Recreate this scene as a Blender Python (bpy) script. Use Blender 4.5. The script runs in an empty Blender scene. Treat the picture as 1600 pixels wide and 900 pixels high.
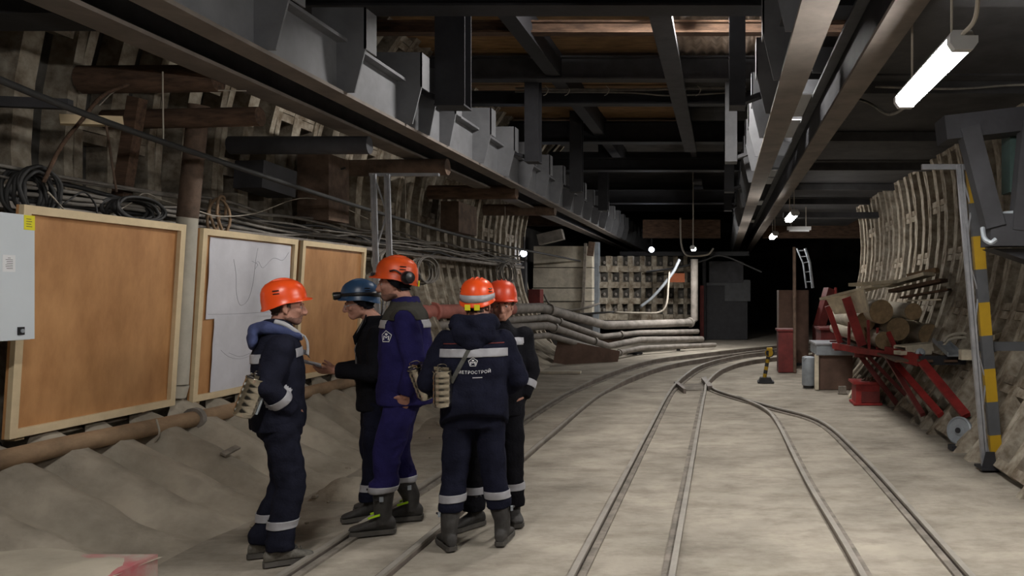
import bpy, bmesh, math, random
from mathutils import Vector, Matrix, noise
from mathutils.bvhtree import BVHTree
random.seed(7)
PI = math.pi
SC = bpy.context.scene
COL = SC.collection

# ------------------------------------------------------------------ camera
FPX, VX, VY, HC = 1190.0, 1128.0, 456.0, 1.68      # focal length and vanishing point in 1600x900 pixels, eye height
cam = bpy.data.cameras.new('camera')
cam_o = bpy.data.objects.new('camera', cam)
COL.objects.link(cam_o)
cam_o.location = (0, 0, HC)
cam_o.rotation_euler = (PI / 2, 0, 0)
cam.sensor_width = 36
cam.lens = 36 * FPX / 1600
cam.shift_x = -(VX - 800) / 1600
cam.shift_y = (VY - 450) / 1600
cam.clip_end = 200
SC.camera = cam_o

# ------------------------------------------------------------------ world and exposure
world = bpy.data.worlds.new('tunnel_air')
SC.world = world
world.use_nodes = True
world.node_tree.nodes['Background'].inputs[0].default_value = (0.5, 0.55, 0.65, 1)
world.node_tree.nodes['Background'].inputs[1].default_value = 0.012
SC.view_settings.view_transform = 'Standard'
SC.view_settings.look = 'None'
SC.view_settings.exposure = 0.0
SC.view_settings.gamma = 1
SC.view_settings.use_curve_mapping = False
try:
    SC.cycles.use_denoising = True
    SC.cycles.max_bounces = 6
    SC.cycles.sample_clamp_indirect = 6
except Exception:
    pass
LAMP_POWER = 150.0          # emission strength of the ceiling strip lamps
ROOF_LAMP_POWER = 380.0     # the strong lamp under the roof deck, above the frame
REAR_LAMP_POWER = 40.0      # the lamp of the row behind the viewer


def P(px, py, Y):
    """point at depth Y down the tunnel that the photograph shows at pixel (px, py)"""
    return Vector(((px - VX) * Y / FPX, Y, HC + (VY - py) * Y / FPX))


# ------------------------------------------------------------------ materials
def mat(name, col, rough=0.7, metal=0.0, var=0.25, scale=6.0, bump=0.15, col2=None, detail=5, stretch=None, emit=None, spec=0.4, bscale=None, rnd=0.0):
    m = bpy.data.materials.new(name)
    m.use_nodes = True
    nt = m.node_tree
    N, L = nt.nodes, nt.links
    b = N['Principled BSDF']
    b.inputs['Roughness'].default_value = rough
    b.inputs['Metallic'].default_value = metal
    b.inputs['Specular IOR Level'].default_value = spec
    if emit:
        b.inputs['Base Color'].default_value = (*col, 1)
        b.inputs['Emission Color'].default_value = (*col, 1)
        b.inputs['Emission Strength'].default_value = emit
        return m
    tc = N.new('ShaderNodeTexCoord')
    src = tc.outputs['Object']
    if stretch:
        mp = N.new('ShaderNodeMapping')
        mp.inputs['Scale'].default_value = stretch
        L.new(src, mp.inputs['Vector'])
        src = mp.outputs['Vector']
    nz = N.new('ShaderNodeTexNoise')
    nz.inputs['Scale'].default_value = scale
    nz.inputs['Detail'].default_value = detail
    nz.inputs['Roughness'].default_value = 0.62
    L.new(src, nz.inputs['Vector'])
    rp = N.new('ShaderNodeValToRGB')
    c2 = col2 if col2 else tuple(c * (1 - var) for c in col)
    hi = tuple(min(1, c * (1 + var * 0.6)) for c in col)
    rp.color_ramp.elements[0].position = 0.34
    rp.color_ramp.elements[0].color = (*c2, 1)
    rp.color_ramp.elements[1].position = 0.66
    rp.color_ramp.elements[1].color = (*hi, 1)
    L.new(nz.outputs['Fac'], rp.inputs['Fac'])
    out = rp.outputs['Color']
    if rnd:
        oi = N.new('ShaderNodeObjectInfo')
        hs = N.new('ShaderNodeHueSaturation')
        mr = N.new('ShaderNodeMapRange')
        mr.inputs['To Min'].default_value = 1 - rnd
        mr.inputs['To Max'].default_value = 1 + rnd
        L.new(oi.outputs['Random'], mr.inputs['Value'])
        L.new(mr.outputs['Result'], hs.inputs['Value'])
        L.new(out, hs.inputs['Color'])
        out = hs.outputs['Color']
    L.new(out, b.inputs['Base Color'])
    if bump:
        n2 = N.new('ShaderNodeTexNoise')
        n2.inputs['Scale'].default_value = bscale or scale * 4
        n2.inputs['Detail'].default_value = 4
        L.new(src, n2.inputs['Vector'])
        bp = N.new('ShaderNodeBump')
        bp.inputs['Strength'].default_value = bump
        bp.inputs['Distance'].default_value = 0.02
        L.new(n2.outputs['Fac'], bp.inputs['Height'])
        L.new(bp.outputs['Normal'], b.inputs['Normal'])
    return m


def mat_floor():
    m = mat('dusty_concrete_floor', (0.375, 0.338, 0.282), 0.95, 0, 0.25, 1.1, 0.35, spec=0.15, bscale=22)
    nt = m.node_tree
    N, L = nt.nodes, nt.links
    b = N['Principled BSDF']
    ramp = [n for n in N if n.type == 'VALTORGB'][0]
    tc = [n for n in N if n.type == 'TEX_COORD'][0]
    mp = N.new('ShaderNodeMapping')
    mp.inputs['Scale'].default_value = (0.9, 1.7, 1)
    L.new(tc.outputs['Object'], mp.inputs['Vector'])
    n2 = N.new('ShaderNodeTexNoise')
    n2.inputs['Scale'].default_value = 2.3
    n2.inputs['Detail'].default_value = 9
    n2.inputs['Roughness'].default_value = 0.72
    L.new(mp.outputs['Vector'], n2.inputs['Vector'])
    r2 = N.new('ShaderNodeValToRGB')
    r2.color_ramp.elements[0].position = 0.36
    r2.color_ramp.elements[0].color = (0.66, 0.65, 0.64, 1)
    r2.color_ramp.elements[1].position = 0.56
    r2.color_ramp.elements[1].color = (1, 1, 1, 1)
    L.new(n2.outputs['Fac'], r2.inputs['Fac'])
    mx = N.new('ShaderNodeMixRGB')
    mx.blend_type = 'MULTIPLY'
    mx.inputs['Fac'].default_value = 0.85
    L.new(ramp.outputs['Color'], mx.inputs['Color1'])
    L.new(r2.outputs['Color'], mx.inputs['Color2'])
    L.new(mx.outputs['Color'], b.inputs['Base Color'])
    return m


M = {}
M['floor'] = mat_floor()
M['bank'] = mat('settled_dust', (0.36, 0.32, 0.26), 0.97, 0, 0.3, 2.2, 0.5, spec=0.1, bscale=14)
M['dusttop'] = mat('pale_dust_on_block', (0.40, 0.36, 0.29), 0.97, 0, 0.2, 2.2, 0.4, spec=0.1, bscale=14)
M['pan'] = mat('shaded_rusty_iron_pan', (0.085, 0.08, 0.072), 0.9, 0, 0.5, 3.0, 0.3, rnd=0.3, spec=0.2)  # rusty iron, with the shade of the pockets put into the dark colour
M['flange'] = mat('dusty_flange', (0.36, 0.325, 0.265), 0.92, 0, 0.4, 5.0, 0.4, col2=(0.15, 0.115, 0.08), rnd=0.2, spec=0.2)
M['beam'] = mat('dark_painted_steel', (0.050, 0.050, 0.056), 0.65, 0, 0.3, 4, 0.1)
M['roofsteel'] = mat('dull_grey_deck_steel', (0.045, 0.044, 0.046), 0.7, 0, 0.4, 2.5, 0.2)
M['hoist'] = mat('hoist_dark_steel', (0.03, 0.03, 0.034), 0.65, 0, 0.3, 4, 0.1)
M['black'] = mat('black_steel', (0.022, 0.022, 0.026), 0.6, 0, 0.3, 5, 0.1)
M['girder'] = mat('grey_painted_girder', (0.15, 0.153, 0.163), 0.6, 0, 0.2, 3, 0.08)
M['girder_flange'] = mat('dusty_brown_flange', (0.17, 0.145, 0.125), 0.75, 0, 0.25, 3, 0.1)
M['plank'] = mat('ochre_plank', (0.25, 0.145, 0.062), 0.85, 0, 0.45, 3, 0.3, stretch=(1, 6, 6), rnd=0.35)
M['rust_wood'] = mat('dark_rusty_timber', (0.105, 0.062, 0.04), 0.9, 0, 0.5, 4, 0.3, stretch=(1, 5, 5))
M['corrug'] = mat('corrugated_sheet', (0.42, 0.33, 0.26), 0.8, 0, 0.4, 5, 0.1)
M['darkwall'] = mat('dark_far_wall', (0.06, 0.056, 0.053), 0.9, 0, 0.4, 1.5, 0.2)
M['ply'] = mat('ochre_plywood', (0.45, 0.235, 0.098), 0.5, 0, 0.28, 3.2, 0.05, stretch=(1, 1.3, 0.6), detail=12, col2=(0.35, 0.165, 0.062))
M['batten'] = mat('pale_pine_batten', (0.66, 0.53, 0.34), 0.8, 0, 0.10, 3, 0.08, stretch=(1, 2, 2))
M['paper'] = mat('white_paper', (0.62, 0.62, 0.67), 0.85, 0, 0.1, 3, 0.12, bscale=5)
M['pencil'] = mat('pencil_line', (0.36, 0.36, 0.41), 0.9, 0, 0, 3, 0)
M['cabinet'] = mat('pale_grey_enamel', (0.60, 0.65, 0.69), 0.45, 0, 0.04, 2, 0)
M['yellow_label'] = mat('yellow_sticker', (0.75, 0.68, 0.02), 0.6, 0, 0.05, 3, 0)
M['white'] = mat('white_label', (0.75, 0.76, 0.78), 0.7, 0, 0.05, 3, 0)
M['ink'] = mat('printed_ink', (0.05, 0.05, 0.05), 0.8, 0, 0, 3, 0)
M['creampipe'] = mat('cream_painted_pipe', (0.46, 0.43, 0.36), 0.6, 0, 0.2, 3, 0.1)
M['rustpipe'] = mat('rusty_brown_pipe', (0.13, 0.085, 0.06), 0.8, 0, 0.5, 5, 0.2)
M['tanpipe'] = mat('tan_rusted_pipe', (0.30, 0.20, 0.12), 0.8, 0, 0.45, 4, 0.2, stretch=(1, 0.6, 1))
M['greypipe'] = mat('dusty_grey_pipe', (0.26, 0.235, 0.21), 0.75, 0, 0.35, 4, 0.15)
M['redpipe'] = mat('dusty_red_pipe', (0.42, 0.15, 0.12), 0.75, 0, 0.35, 3, 0.15)
M['cable'] = mat('black_cable', (0.03, 0.03, 0.03), 0.6, 0, 0.3, 5, 0)
M['greycable'] = mat('dusty_grey_cable', (0.19, 0.175, 0.155), 0.8, 0, 0.4, 5, 0)
M['wire'] = mat('pale_wire', (0.42, 0.38, 0.32), 0.7, 0, 0.2, 5, 0)
M['galv'] = mat('galvanised_steel', (0.42, 0.43, 0.46), 0.42, 0.6, 0.2, 6, 0.05)
M['rail'] = mat('worn_rail_steel', (0.20, 0.17, 0.15), 0.55, 0.4, 0.35, 4, 0.15)
M['railtop'] = mat('dusty_rail_head', (0.30, 0.275, 0.24), 0.6, 0.1, 0.2, 4, 0.1)
M['groove'] = mat('dirt_filled_groove', (0.22, 0.195, 0.165), 0.95, 0, 0.4, 6, 0.4)
M['redpaint'] = mat('red_paint', (0.27, 0.024, 0.022), 0.6, 0, 0.35, 4, 0.1, rnd=0.12)
M['darkred'] = mat('dark_red_paint', (0.14, 0.022, 0.02), 0.65, 0, 0.35, 4, 0.1)
M['brownbox'] = mat('brown_board', (0.125, 0.075, 0.055), 0.8, 0, 0.3, 3, 0.1)
M['zinc'] = mat('zinc_grey', (0.30, 0.33, 0.36), 0.5, 0.2, 0.2, 5, 0.05)
M['logbark'] = mat('pale_log_side', (0.42, 0.37, 0.29), 0.9, 0, 0.35, 4, 0.3, stretch=(1, 0.3, 1))
M['logend'] = mat('sawn_log_end', (0.30, 0.21, 0.12), 0.9, 0, 0.35, 9, 0.2)
M['palewood'] = mat('pale_split_wood', (0.66, 0.59, 0.46), 0.85, 0, 0.3, 4, 0.2)
M['yellow'] = mat('yellow_paint', (0.38, 0.23, 0.008), 0.6, 0, 0.15, 4, 0)
M['asphalt'] = mat('charcoal_paint', (0.075, 0.078, 0.085), 0.6, 0, 0.2, 4, 0)
M['concrete'] = mat('pale_concrete', (0.55, 0.50, 0.41), 0.93, 0, 0.25, 3, 0.4)
M['redstain'] = mat('faded_red_paint', (0.36, 0.10, 0.11), 0.9, 0, 0.3, 5, 0.2, col2=(0.38, 0.33, 0.28))
M['steel'] = mat('bright_tin', (0.62, 0.58, 0.50), 0.2, 1.0, 0.08, 5, 0)
M['navy'] = mat('navy_cloth', (0.011, 0.012, 0.024), 0.9, 0, 0.3, 9, 0.25, bscale=60, spec=0.08)
M['navy2'] = mat('slate_navy_cloth', (0.013, 0.014, 0.025), 0.9, 0, 0.3, 9, 0.25, bscale=60, spec=0.08)
M['royal'] = mat('royal_blue_cloth', (0.020, 0.017, 0.085), 0.85, 0, 0.25, 8, 0.25, bscale=60, spec=0.1)
M['olive'] = mat('olive_grey_cloth', (0.045, 0.043, 0.036), 0.85, 0, 0.25, 8, 0.25, bscale=60, spec=0.2)
M['blackcloth'] = mat('black_cloth', (0.009, 0.009, 0.012), 0.9, 0, 0.3, 8, 0.25, bscale=60, spec=0.08)
M['hoodblue'] = mat('blue_hood_cloth', (0.055, 0.070, 0.16), 0.85, 0, 0.2, 8, 0.25, bscale=50, spec=0.2)
M['lining'] = mat('pale_lining', (0.42, 0.42, 0.44), 0.9, 0, 0.1, 8, 0.2)
M['shirt'] = mat('grey_shirt', (0.16, 0.16, 0.17), 0.9, 0, 0.1, 8, 0.2)
M['reflect'] = mat('reflective_tape', (0.37, 0.37, 0.40), 0.5, 0.1, 0.12, 12, 0.05)
M['print'] = mat('white_print', (0.70, 0.70, 0.72), 0.7, 0, 0.03, 8, 0)
M['orange'] = mat('orange_helmet', (0.86, 0.085, 0.012), 0.32, 0, 0.06, 3, 0, spec=0.5)
M['orange2'] = mat('worn_orange_helmet', (0.72, 0.085, 0.012), 0.42, 0, 0.2, 8, 0, spec=0.5)
M['redhelm'] = mat('red_orange_helmet', (0.62, 0.055, 0.015), 0.38, 0, 0.12, 5, 0, spec=0.5)
M['bluehelm'] = mat('blue_helmet', (0.030, 0.075, 0.16), 0.35, 0, 0.15, 5, 0, spec=0.5)
M['blackplastic'] = mat('black_plastic', (0.015, 0.015, 0.017), 0.35, 0, 0.2, 5, 0)
M['skin'] = mat('skin', (0.40, 0.20, 0.145), 0.6, 0, 0.15, 14, 0.1, bscale=90)
M['hair'] = mat('brown_hair', (0.045, 0.028, 0.02), 0.75, 0, 0.4, 30, 0.5, bscale=150)
M['stubble'] = mat('stubble_skin', (0.20, 0.105, 0.08), 0.75, 0, 0.3, 40, 0.2, bscale=150)
M['eyewhite'] = mat('eye_white', (0.34, 0.30, 0.28), 0.3, 0, 0, 4, 0)
M['boot'] = mat('dusty_black_boot', (0.045, 0.042, 0.04), 0.7, 0, 0.5, 7, 0.2)
M['shoe'] = mat('dusty_grey_shoe', (0.16, 0.15, 0.13), 0.9, 0, 0.5, 12, 0.3)
M['sole'] = mat('worn_sole', (0.085, 0.078, 0.07), 0.85, 0, 0.3, 8, 0.2)
M['lime'] = mat('lime_tag', (0.45, 0.75, 0.02), 0.5, 0, 0, 5, 0)
M['strap'] = mat('webbing_strap', (0.075, 0.075, 0.068), 0.8, 0, 0.2, 20, 0.1)
M['lamp_glow'] = mat('lamp_diffuser_glow', (1.0, 0.97, 0.93), emit=LAMP_POWER)
M['lamp_glow_strong'] = mat('roof_lamp_diffuser_glow', (1.0, 0.96, 0.91), emit=ROOF_LAMP_POWER)
M['lamp_glow_end'] = mat('end_lamp_diffuser_glow', (1.0, 0.97, 0.93), emit=420.0)
M['lamp_glow_left'] = mat('left_lamp_diffuser_glow', (1.0, 0.96, 0.91), emit=120.0)
M['lamp_glow_weak'] = mat('rear_lamp_diffuser_glow', (1.0, 0.97, 0.93), emit=REAR_LAMP_POWER)
M['lamp_glow_far'] = mat('far_lamp_diffuser_glow', (1.0, 0.97, 0.93), emit=LAMP_POWER * .6)
M['flood_glow'] = mat('floodlight_glow', (0.72, 0.80, 1.0), emit=60)
M['lamp_body'] = mat('lamp_housing', (0.55, 0.55, 0.55), 0.5, 0, 0.05, 4, 0)
M['greenglass'] = mat('green_lens', (0.02, 0.16, 0.05), 0.2, 0, 0, 4, 0)
M['glass'] = mat('spectacle_glass', (0.35, 0.37, 0.4), 0.1, 0, 0, 4, 0)
M['lead_white'] = mat('chalk_white', (0.7, 0.7, 0.72), 0.8, 0, 0, 4, 0)

# ------------------------------------------------------------------ mesh builder
OFF = {}


class MB:
    def __init__(s):
        s.v, s.f, s.mi, s.cur = [], [], [], 0

    def m(s, i):
        s.cur = i
        return s

    def add(s, vs, fs):
        o = len(s.v)
        s.v += [Vector(v) for v in vs]
        for f in fs:
            s.f.append([i + o for i in f])
            s.mi.append(s.cur)
        return s

    def box(s, lo, hi, mtx=None):
        x0, y0, z0 = lo
        x1, y1, z1 = hi
        vs = [Vector(p) for p in ((x0, y0, z0), (x1, y0, z0), (x1, y1, z0), (x0, y1, z0), (x0, y0, z1), (x1, y0, z1), (x1, y1, z1), (x0, y1, z1))]
        if mtx is not None:
            vs = [mtx @ v for v in vs]
        return s.add(vs, [(0, 3, 2, 1), (4, 5, 6, 7), (0, 1, 5, 4), (1, 2, 6, 5), (2, 3, 7, 6), (3, 0, 4, 7)])

    def bar(s, a, b, w, h, up=(0, 0, 1)):
        """rectangular bar from a to b; w across, h along up"""
        a, b = Vector(a), Vector(b)
        d = (b - a).normalized()
        u = Vector(up)
        if abs(d.dot(u)) > 0.97:
            u = Vector((0, 1, 0))
        r = d.cross(u).normalized()
        u = r.cross(d).normalized()
        vs = []
        for p in (a, b):
            for (i, j) in ((-1, -1), (1, -1), (1, 1), (-1, 1)):
                vs.append(p + r * (w / 2 * i) + u * (h / 2 * j))
        return s.add(vs, [(0, 1, 2, 3), (7, 6, 5, 4), (0, 4, 5, 1), (1, 5, 6, 2), (2, 6, 7, 3), (3, 7, 4, 0)])

    def tube(s, pts, r, n=8, closed=False, caps=True):
        pts = [Vector(p) for p in pts]
        k = len(pts)
        rs = r if isinstance(r, (list, tuple)) else [r] * k
        base = len(s.v)
        prev = None
        for i, p in enumerate(pts):
            if closed:
                d = pts[(i + 1) % k] - pts[i - 1]
            else:
                d = pts[min(i + 1, k - 1)] - pts[max(i - 1, 0)]
            d = d.normalized() if d.length > 1e-9 else Vector((0, 0, 1))
            if prev is None:
                u = Vector((0, 0, 1)) if abs(d.z) < 0.9 else Vector((1, 0, 0))
            else:
                u = prev
            u = (u - d * u.dot(d))
            u = u.normalized() if u.length > 1e-6 else d.orthogonal().normalized()
            prev = u
            w = d.cross(u)
            for j in range(n):
                a = 2 * PI * j / n
                s.v.append(p + (u * math.cos(a) + w * math.sin(a)) * rs[i])
        m = k if closed else k - 1
        for i in range(m):
            i2 = (i + 1) % k
            for j in range(n):
                j2 = (j + 1) % n
                s.f.append([base + i * n + j, base + i * n + j2, base + i2 * n + j2, base + i2 * n + j])
                s.mi.append(s.cur)
        if caps and not closed:
            s.f.append([base + j for j in reversed(range(n))]); s.mi.append(s.cur)
            s.f.append([base + (k - 1) * n + j for j in range(n)]); s.mi.append(s.cur)
        return s

    def prism(s, poly, vec):
        """polygon (3D points) extruded along vec"""
        n = len(poly)
        a = [Vector(p) for p in poly]
        b = [p + Vector(vec) for p in a]
        fs = [list(reversed(range(n))), [n + i for i in range(n)]]
        for i in range(n):
            j = (i + 1) % n
            fs.append([i, j, n + j, n + i])
        return s.add(a + b, fs)

    def loft(s, rings, cap=True, mtx=None):
        n = len(rings[0])
        vs = [Vector(p) if mtx is None else mtx @ Vector(p) for r in rings for p in r]
        fs = []
        for i in range(len(rings) - 1):
            for j in range(n):
                j2 = (j + 1) % n
                fs.append([i * n + j, i * n + j2, (i + 1) * n + j2, (i + 1) * n + j])
        if cap:
            fs.append(list(reversed(range(n))))
            fs.append([(len(rings) - 1) * n + j for j in range(n)])
        return s.add(vs, fs)

    def ball(s, c, r, nu=10, nv=7, mtx=None):
        rx, ry, rz = (r, r, r) if not isinstance(r, (tuple, list)) else r
        c = Vector(c)
        vs, fs = [], []
        for i in range(1, nv):
            t = PI * i / nv
            for j in range(nu):
                a = 2 * PI * j / nu
                p = Vector((rx * math.sin(t) * math.cos(a), ry * math.sin(t) * math.sin(a), -rz * math.cos(t)))
                vs.append(p)
        vs += [Vector((0, 0, -rz)), Vector((0, 0, rz))]
        b, t = len(vs) - 2, len(vs) - 1
        for i in range(nv - 2):
            for j in range(nu):
                j2 = (j + 1) % nu
                fs.append([i * nu + j, i * nu + j2, (i + 1) * nu + j2, (i + 1) * nu + j])
        for j in range(nu):
            j2 = (j + 1) % nu
            fs.append([b, j2, j])
            fs.append([(nv - 2) * nu + j, (nv - 2) * nu + j2, t])
        if mtx is not None:
            vs = [mtx @ v for v in vs]
        return s.add([v + c for v in vs], fs)

    def capsule(s, a, ra, b, rb, n=12):
        s.ball(a, ra, n, 8)
        s.ball(b, rb, n, 8)
        return s.tube([a, b], [ra, rb], n)

    def lathe(s, prof, c, axis=(0, 0, 1), n=16):
        """profile [(radius, height)] turned about an axis through c"""
        ax = Vector(axis).normalized()
        u = ax.orthogonal().normalized()
        w = ax.cross(u)
        rings = []
        for (r, h) in prof:
            rings.append([Vector(c) + ax * h + (u * math.cos(2 * PI * j / n) + w * math.sin(2 * PI * j / n)) * max(r, 1e-4) for j in range(n)])
        return s.loft(rings)

    def mesh(s, name, mats, off=None, smooth=False):
        me = bpy.data.meshes.new(name)
        vs = [v - off for v in s.v] if off is not None else s.v
        me.from_pydata([tuple(v) for v in vs], [], s.f)
        for mm in (mats if isinstance(mats, (list, tuple)) else [mats]):
            me.materials.append(M[mm] if isinstance(mm, str) else mm)
        me.polygons.foreach_set('material_index', s.mi)
        if smooth:
            me.polygons.foreach_set('use_smooth', [True] * len(me.polygons))
        me.update()
        return me

    def build(s, name, mats, parent=None, smooth=False, label=None, cat=None, group=None, kind=None, base=None, sharp=None):
        if parent is not None:
            off = OFF.get(parent.name)
        else:
            if base is None:
                n = len(s.v)
                base = Vector((sum(v.x for v in s.v) / n, sum(v.y for v in s.v) / n, min(v.z for v in s.v)))
            off = Vector(base)
        me = s.mesh(name, mats, off, smooth)
        if smooth and sharp:
            me.set_sharp_from_angle(angle=sharp)
        o = bpy.data.objects.new(name, me)
        COL.objects.link(o)
        if parent is not None:
            o.parent = parent
            OFF[o.name] = off
        else:
            o.location = off
            OFF[o.name] = off
        tag(o, label, cat, group, kind)
        return o


def tag(o, label=None, cat=None, group=None, kind=None):
    if label: o['label'] = label
    if cat: o['category'] = cat
    if group: o['group'] = group
    if kind: o['kind'] = kind
    return o


def thing(name, label, cat, loc, group=None, kind=None):
    o = bpy.data.objects.new(name, None)
    COL.objects.link(o)
    o.location = loc
    o.empty_display_size = 0.1
    OFF[o.name] = Vector(loc)
    return tag(o, label, cat, group, kind)


def copy_tree(o, parent=None):
    c = o.copy()
    COL.objects.link(c)
    if parent is not None:
        c.parent = parent
    for ch in list(o.children):
        copy_tree(ch, c)
    return c


def smoothline(pts, n=6):
    """Catmull-Rom through pts"""
    pts = [Vector(p) for p in pts]
    if len(pts) < 3:
        return pts
    ext = [pts[0] * 2 - pts[1]] + pts + [pts[-1] * 2 - pts[-2]]
    out = []
    for i in range(1, len(ext) - 2):
        p0, p1, p2, p3 = ext[i - 1:i + 3]
        for k in range(n):
            t = k / n
            out.append(0.5 * ((2 * p1) + (p2 - p0) * t + (2 * p0 - 5 * p1 + 4 * p2 - p3) * t * t + (3 * p1 - p0 - 3 * p2 + p3) * t ** 3))
    out.append(pts[-1])
    return out

# ------------------------------------------------------------------ strip lamps (real fixtures along the tunnel)
def strip_lamp(loc, label, length=1.27, name='strip_lamp', tilt=0.0, glow='lamp_glow', stub=True, hang=None):
    x, y, z = loc
    t = thing(name, label, 'lamp', (x, y, z), 'fluorescent strip lamps')
    L = length / 2
    b = MB()
    b.prism([(x - .075, y - L, z + .035), (x + .075, y - L, z + .035), (x + .05, y - L, z + .075), (x - .05, y - L, z + .075)], (0, 2 * L, 0))
    b.build('housing', 'lamp_body', t)
    d = MB()
    pr = [(-.07, .034), (-.07, .0), (-.045, -.035), (.045, -.035), (.07, .0), (.07, .034)]
    d.prism([(x + a, y - L + .03, z + c) for a, c in pr], (0, 2 * L - .06, 0))
    d.build('diffuser', glow, t)
    for s in (-1, 1):
        e = MB()
        e.prism([(x + a * 1.08, y + s * L - .03, z + c * 1.08) for a, c in pr], (0, .06, 0))
        e.build('end_cap', 'lamp_body', t)
        h = MB()
        h.tube([(x, y + s * L * .7, z + .07), (x, y + s * L * .7, z + (hang if hang else .40 if z > 4 else .76 if y > 2 and x > 1 else .62))], .008, 6)
        h.build('hanger', 'wire', t)
    if stub:
        c = MB()
        c.tube(smoothline([(x, y - L, z + .05), (x + .03, y - L - .12, z + .10), (x - .01, y - L - .3, z + .25), (x + .02, y - L - .35, z + .62)]), .012, 6)
        c.build('cord', 'wire', t)
    return t


strip_lamp((1.29, 4.72, 3.01), 'largest and nearest glowing strip lamp, at the top right of the tunnel')
strip_lamp((1.275, 13.9, 3.04), 'middle-sized strip lamp of the row under the right crane girder', glow='lamp_glow_far', stub=False)
strip_lamp((1.25, 18.4, 3.02), 'smallest and farthest strip lamp of the row under the right crane girder', glow='lamp_glow_far', stub=False)
strip_lamp((-0.45, 8.95, 5.2), 'strip lamp high under the roof deck behind the first cross beam', 1.3, glow='lamp_glow_strong', stub=False)
strip_lamp((1.29, -0.4, 3.1), 'strip lamp of the same row behind the viewer', 1.3, glow='lamp_glow_weak', stub=False)
strip_lamp((-1.9, 2.5, 3.25), 'strip lamp of a second row, left of and above the viewer', 1.3, glow='lamp_glow_left', stub=False)
# switched-off fitting beside the farther lamps
lo = thing('unlit_lamp', 'unlit strip lamp fitting hanging crosswise beside the two far lit lamps', 'lamp', (1.75, 15.4, 2.95))
MB().box((1.32, 15.36, 2.93), (1.80, 15.46, 3.0)).build('housing', 'lamp_body', lo)
MB().box((1.36, 15.34, 2.90), (1.76, 15.48, 2.93)).build('diffuser', 'white', lo)
MB().tube([(1.4, 15.41, 3.0), (1.4, 15.41, 3.4)], .01, 6).tube([(1.7, 15.41, 3.0), (1.7, 15.41, 3.4)], .01, 6).build('hanger', 'wire', lo)

# ------------------------------------------------------------------ floor
b = MB()
nx, ny = 40, 110
X0, X1, Y0, Y1 = -6.2, 9.0, -3.0, 42.0
vs, fs = [], []
for j in range(ny + 1):
    for i in range(nx + 1):
        x = X0 + (X1 - X0) * i / nx
        y = Y0 + (Y1 - Y0) * (j / ny) ** 1.25
        z = 0.012 * noise.noise(Vector((x * 1.1, y * 0.8, 0))) - 0.012
        vs.append((x, y, z))
for j in range(ny):
    for i in range(nx):
        a = j * (nx + 1) + i
        fs.append((a, a + 1, a + nx + 2, a + nx + 1))
b.add(vs, fs)
floor = b.build('floor', 'floor', smooth=True, kind='structure', base=(0, 0, 0))

# ------------------------------------------------------------------ round lining of bolted segments
CX, CZ, RI, RO = -0.85, 2.76, 4.30, 4.50
RING = 0.9
DTH = 0.37


def ring_pt(th, r, y=0.0):
    return Vector((r * math.cos(th), y, r * math.sin(th)))


def segment_mesh():
    b = MB()
    n = 3
    ths = [DTH * i / n for i in range(n + 1)]
    # pan
    b.m(0)
    vs = [ring_pt(t, RO, y) for y in (0.0, RING) for t in ths] + [ring_pt(t, RO + .03, y) for y in (0.0, RING) for t in ths]
    k = n + 1
    fs = [(i, i + 1, k + i + 1, k + i) for i in range(n)] + [(2 * k + i + 1, 2 * k + i, 3 * k + i, 3 * k + i + 1) for i in range(n)]
    b.add(vs, fs)
    # hoop ribs
    b.m(1)
    for (y0, y1, r) in ((0.004, .088, RI), (.365, .535, RI + .015), (.812, .896, RI)):
        vs = []
        for t in ths:
            vs += [ring_pt(t, r, y0), ring_pt(t, r, y1), ring_pt(t, RO, y1 + .012), ring_pt(t, RO, y0 - .004)]
        fs = []
        for i in range(n):
            a, c = 4 * i, 4 * i + 4
            fs += [(a, a + 1, c + 1, c), (a + 1, a + 2, c + 2, c + 1), (a + 3, a, c, c + 3)]
        fs += [(0, 3, 2, 1), (4 * n, 4 * n + 1, 4 * n + 2, 4 * n + 3)]
        b.add(vs, fs)
    # cross flanges
    for (t0, t1) in ((0.001, .022), (DTH - .022, DTH - .001)):
        vs = [ring_pt(t, r, y) for y in (.01, RING - .01) for (t, r) in ((t0, RI + .02), (t1, RI + .02), (t1, RO), (t0, RO))]
        b.add(vs, [(0, 4, 5, 1), (1, 5, 6, 2), (3, 7, 4, 0), (0, 1, 2, 3), (7, 6, 5, 4)])
    # grout plug
    b.m(2)
    for (t, y) in ((DTH * .5, .225),):
        c = ring_pt(t, RO)
        u = Vector((0, 1, 0))
        w = Vector((-math.sin(t), 0, math.cos(t)))
        inn = -Vector((math.cos(t), 0, math.sin(t)))
        poly = [c + (u * math.cos(a) + w * math.sin(a)) * .055 + Vector((0, y, 0)) - inn * .01 for a in [2 * PI * i / 8 for i in range(8)]]
        b.prism(poly, inn * .045)
    return b.mesh('lining_segment', ['pan', 'flange', 'rust_wood'])


SEG = segment_mesh()


def lining(name, rings, th0, count, sign):
    w = bpy.data.objects.new(name, None)
    COL.objects.link(w)
    w.location = (CX, 0, CZ)
    OFF[w.name] = Vector((CX, 0, CZ))
    w['kind'] = 'structure'
    for r in rings:
        for i in range(count):
            o = bpy.data.objects.new('lining_segment', SEG)
            COL.objects.link(o)
            o.parent = w
            th = th0 + sign * (i * DTH) + (DTH * .5 if r % 2 else 0) * sign
            o.location = (0, r * RING, 0)
            # mesh spans angle 0..DTH from +X; rotation about Y by -angle raises it
            a = th if sign > 0 else th - DTH
            o.rotation_euler = (0, -a, 0)
    return w


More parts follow.
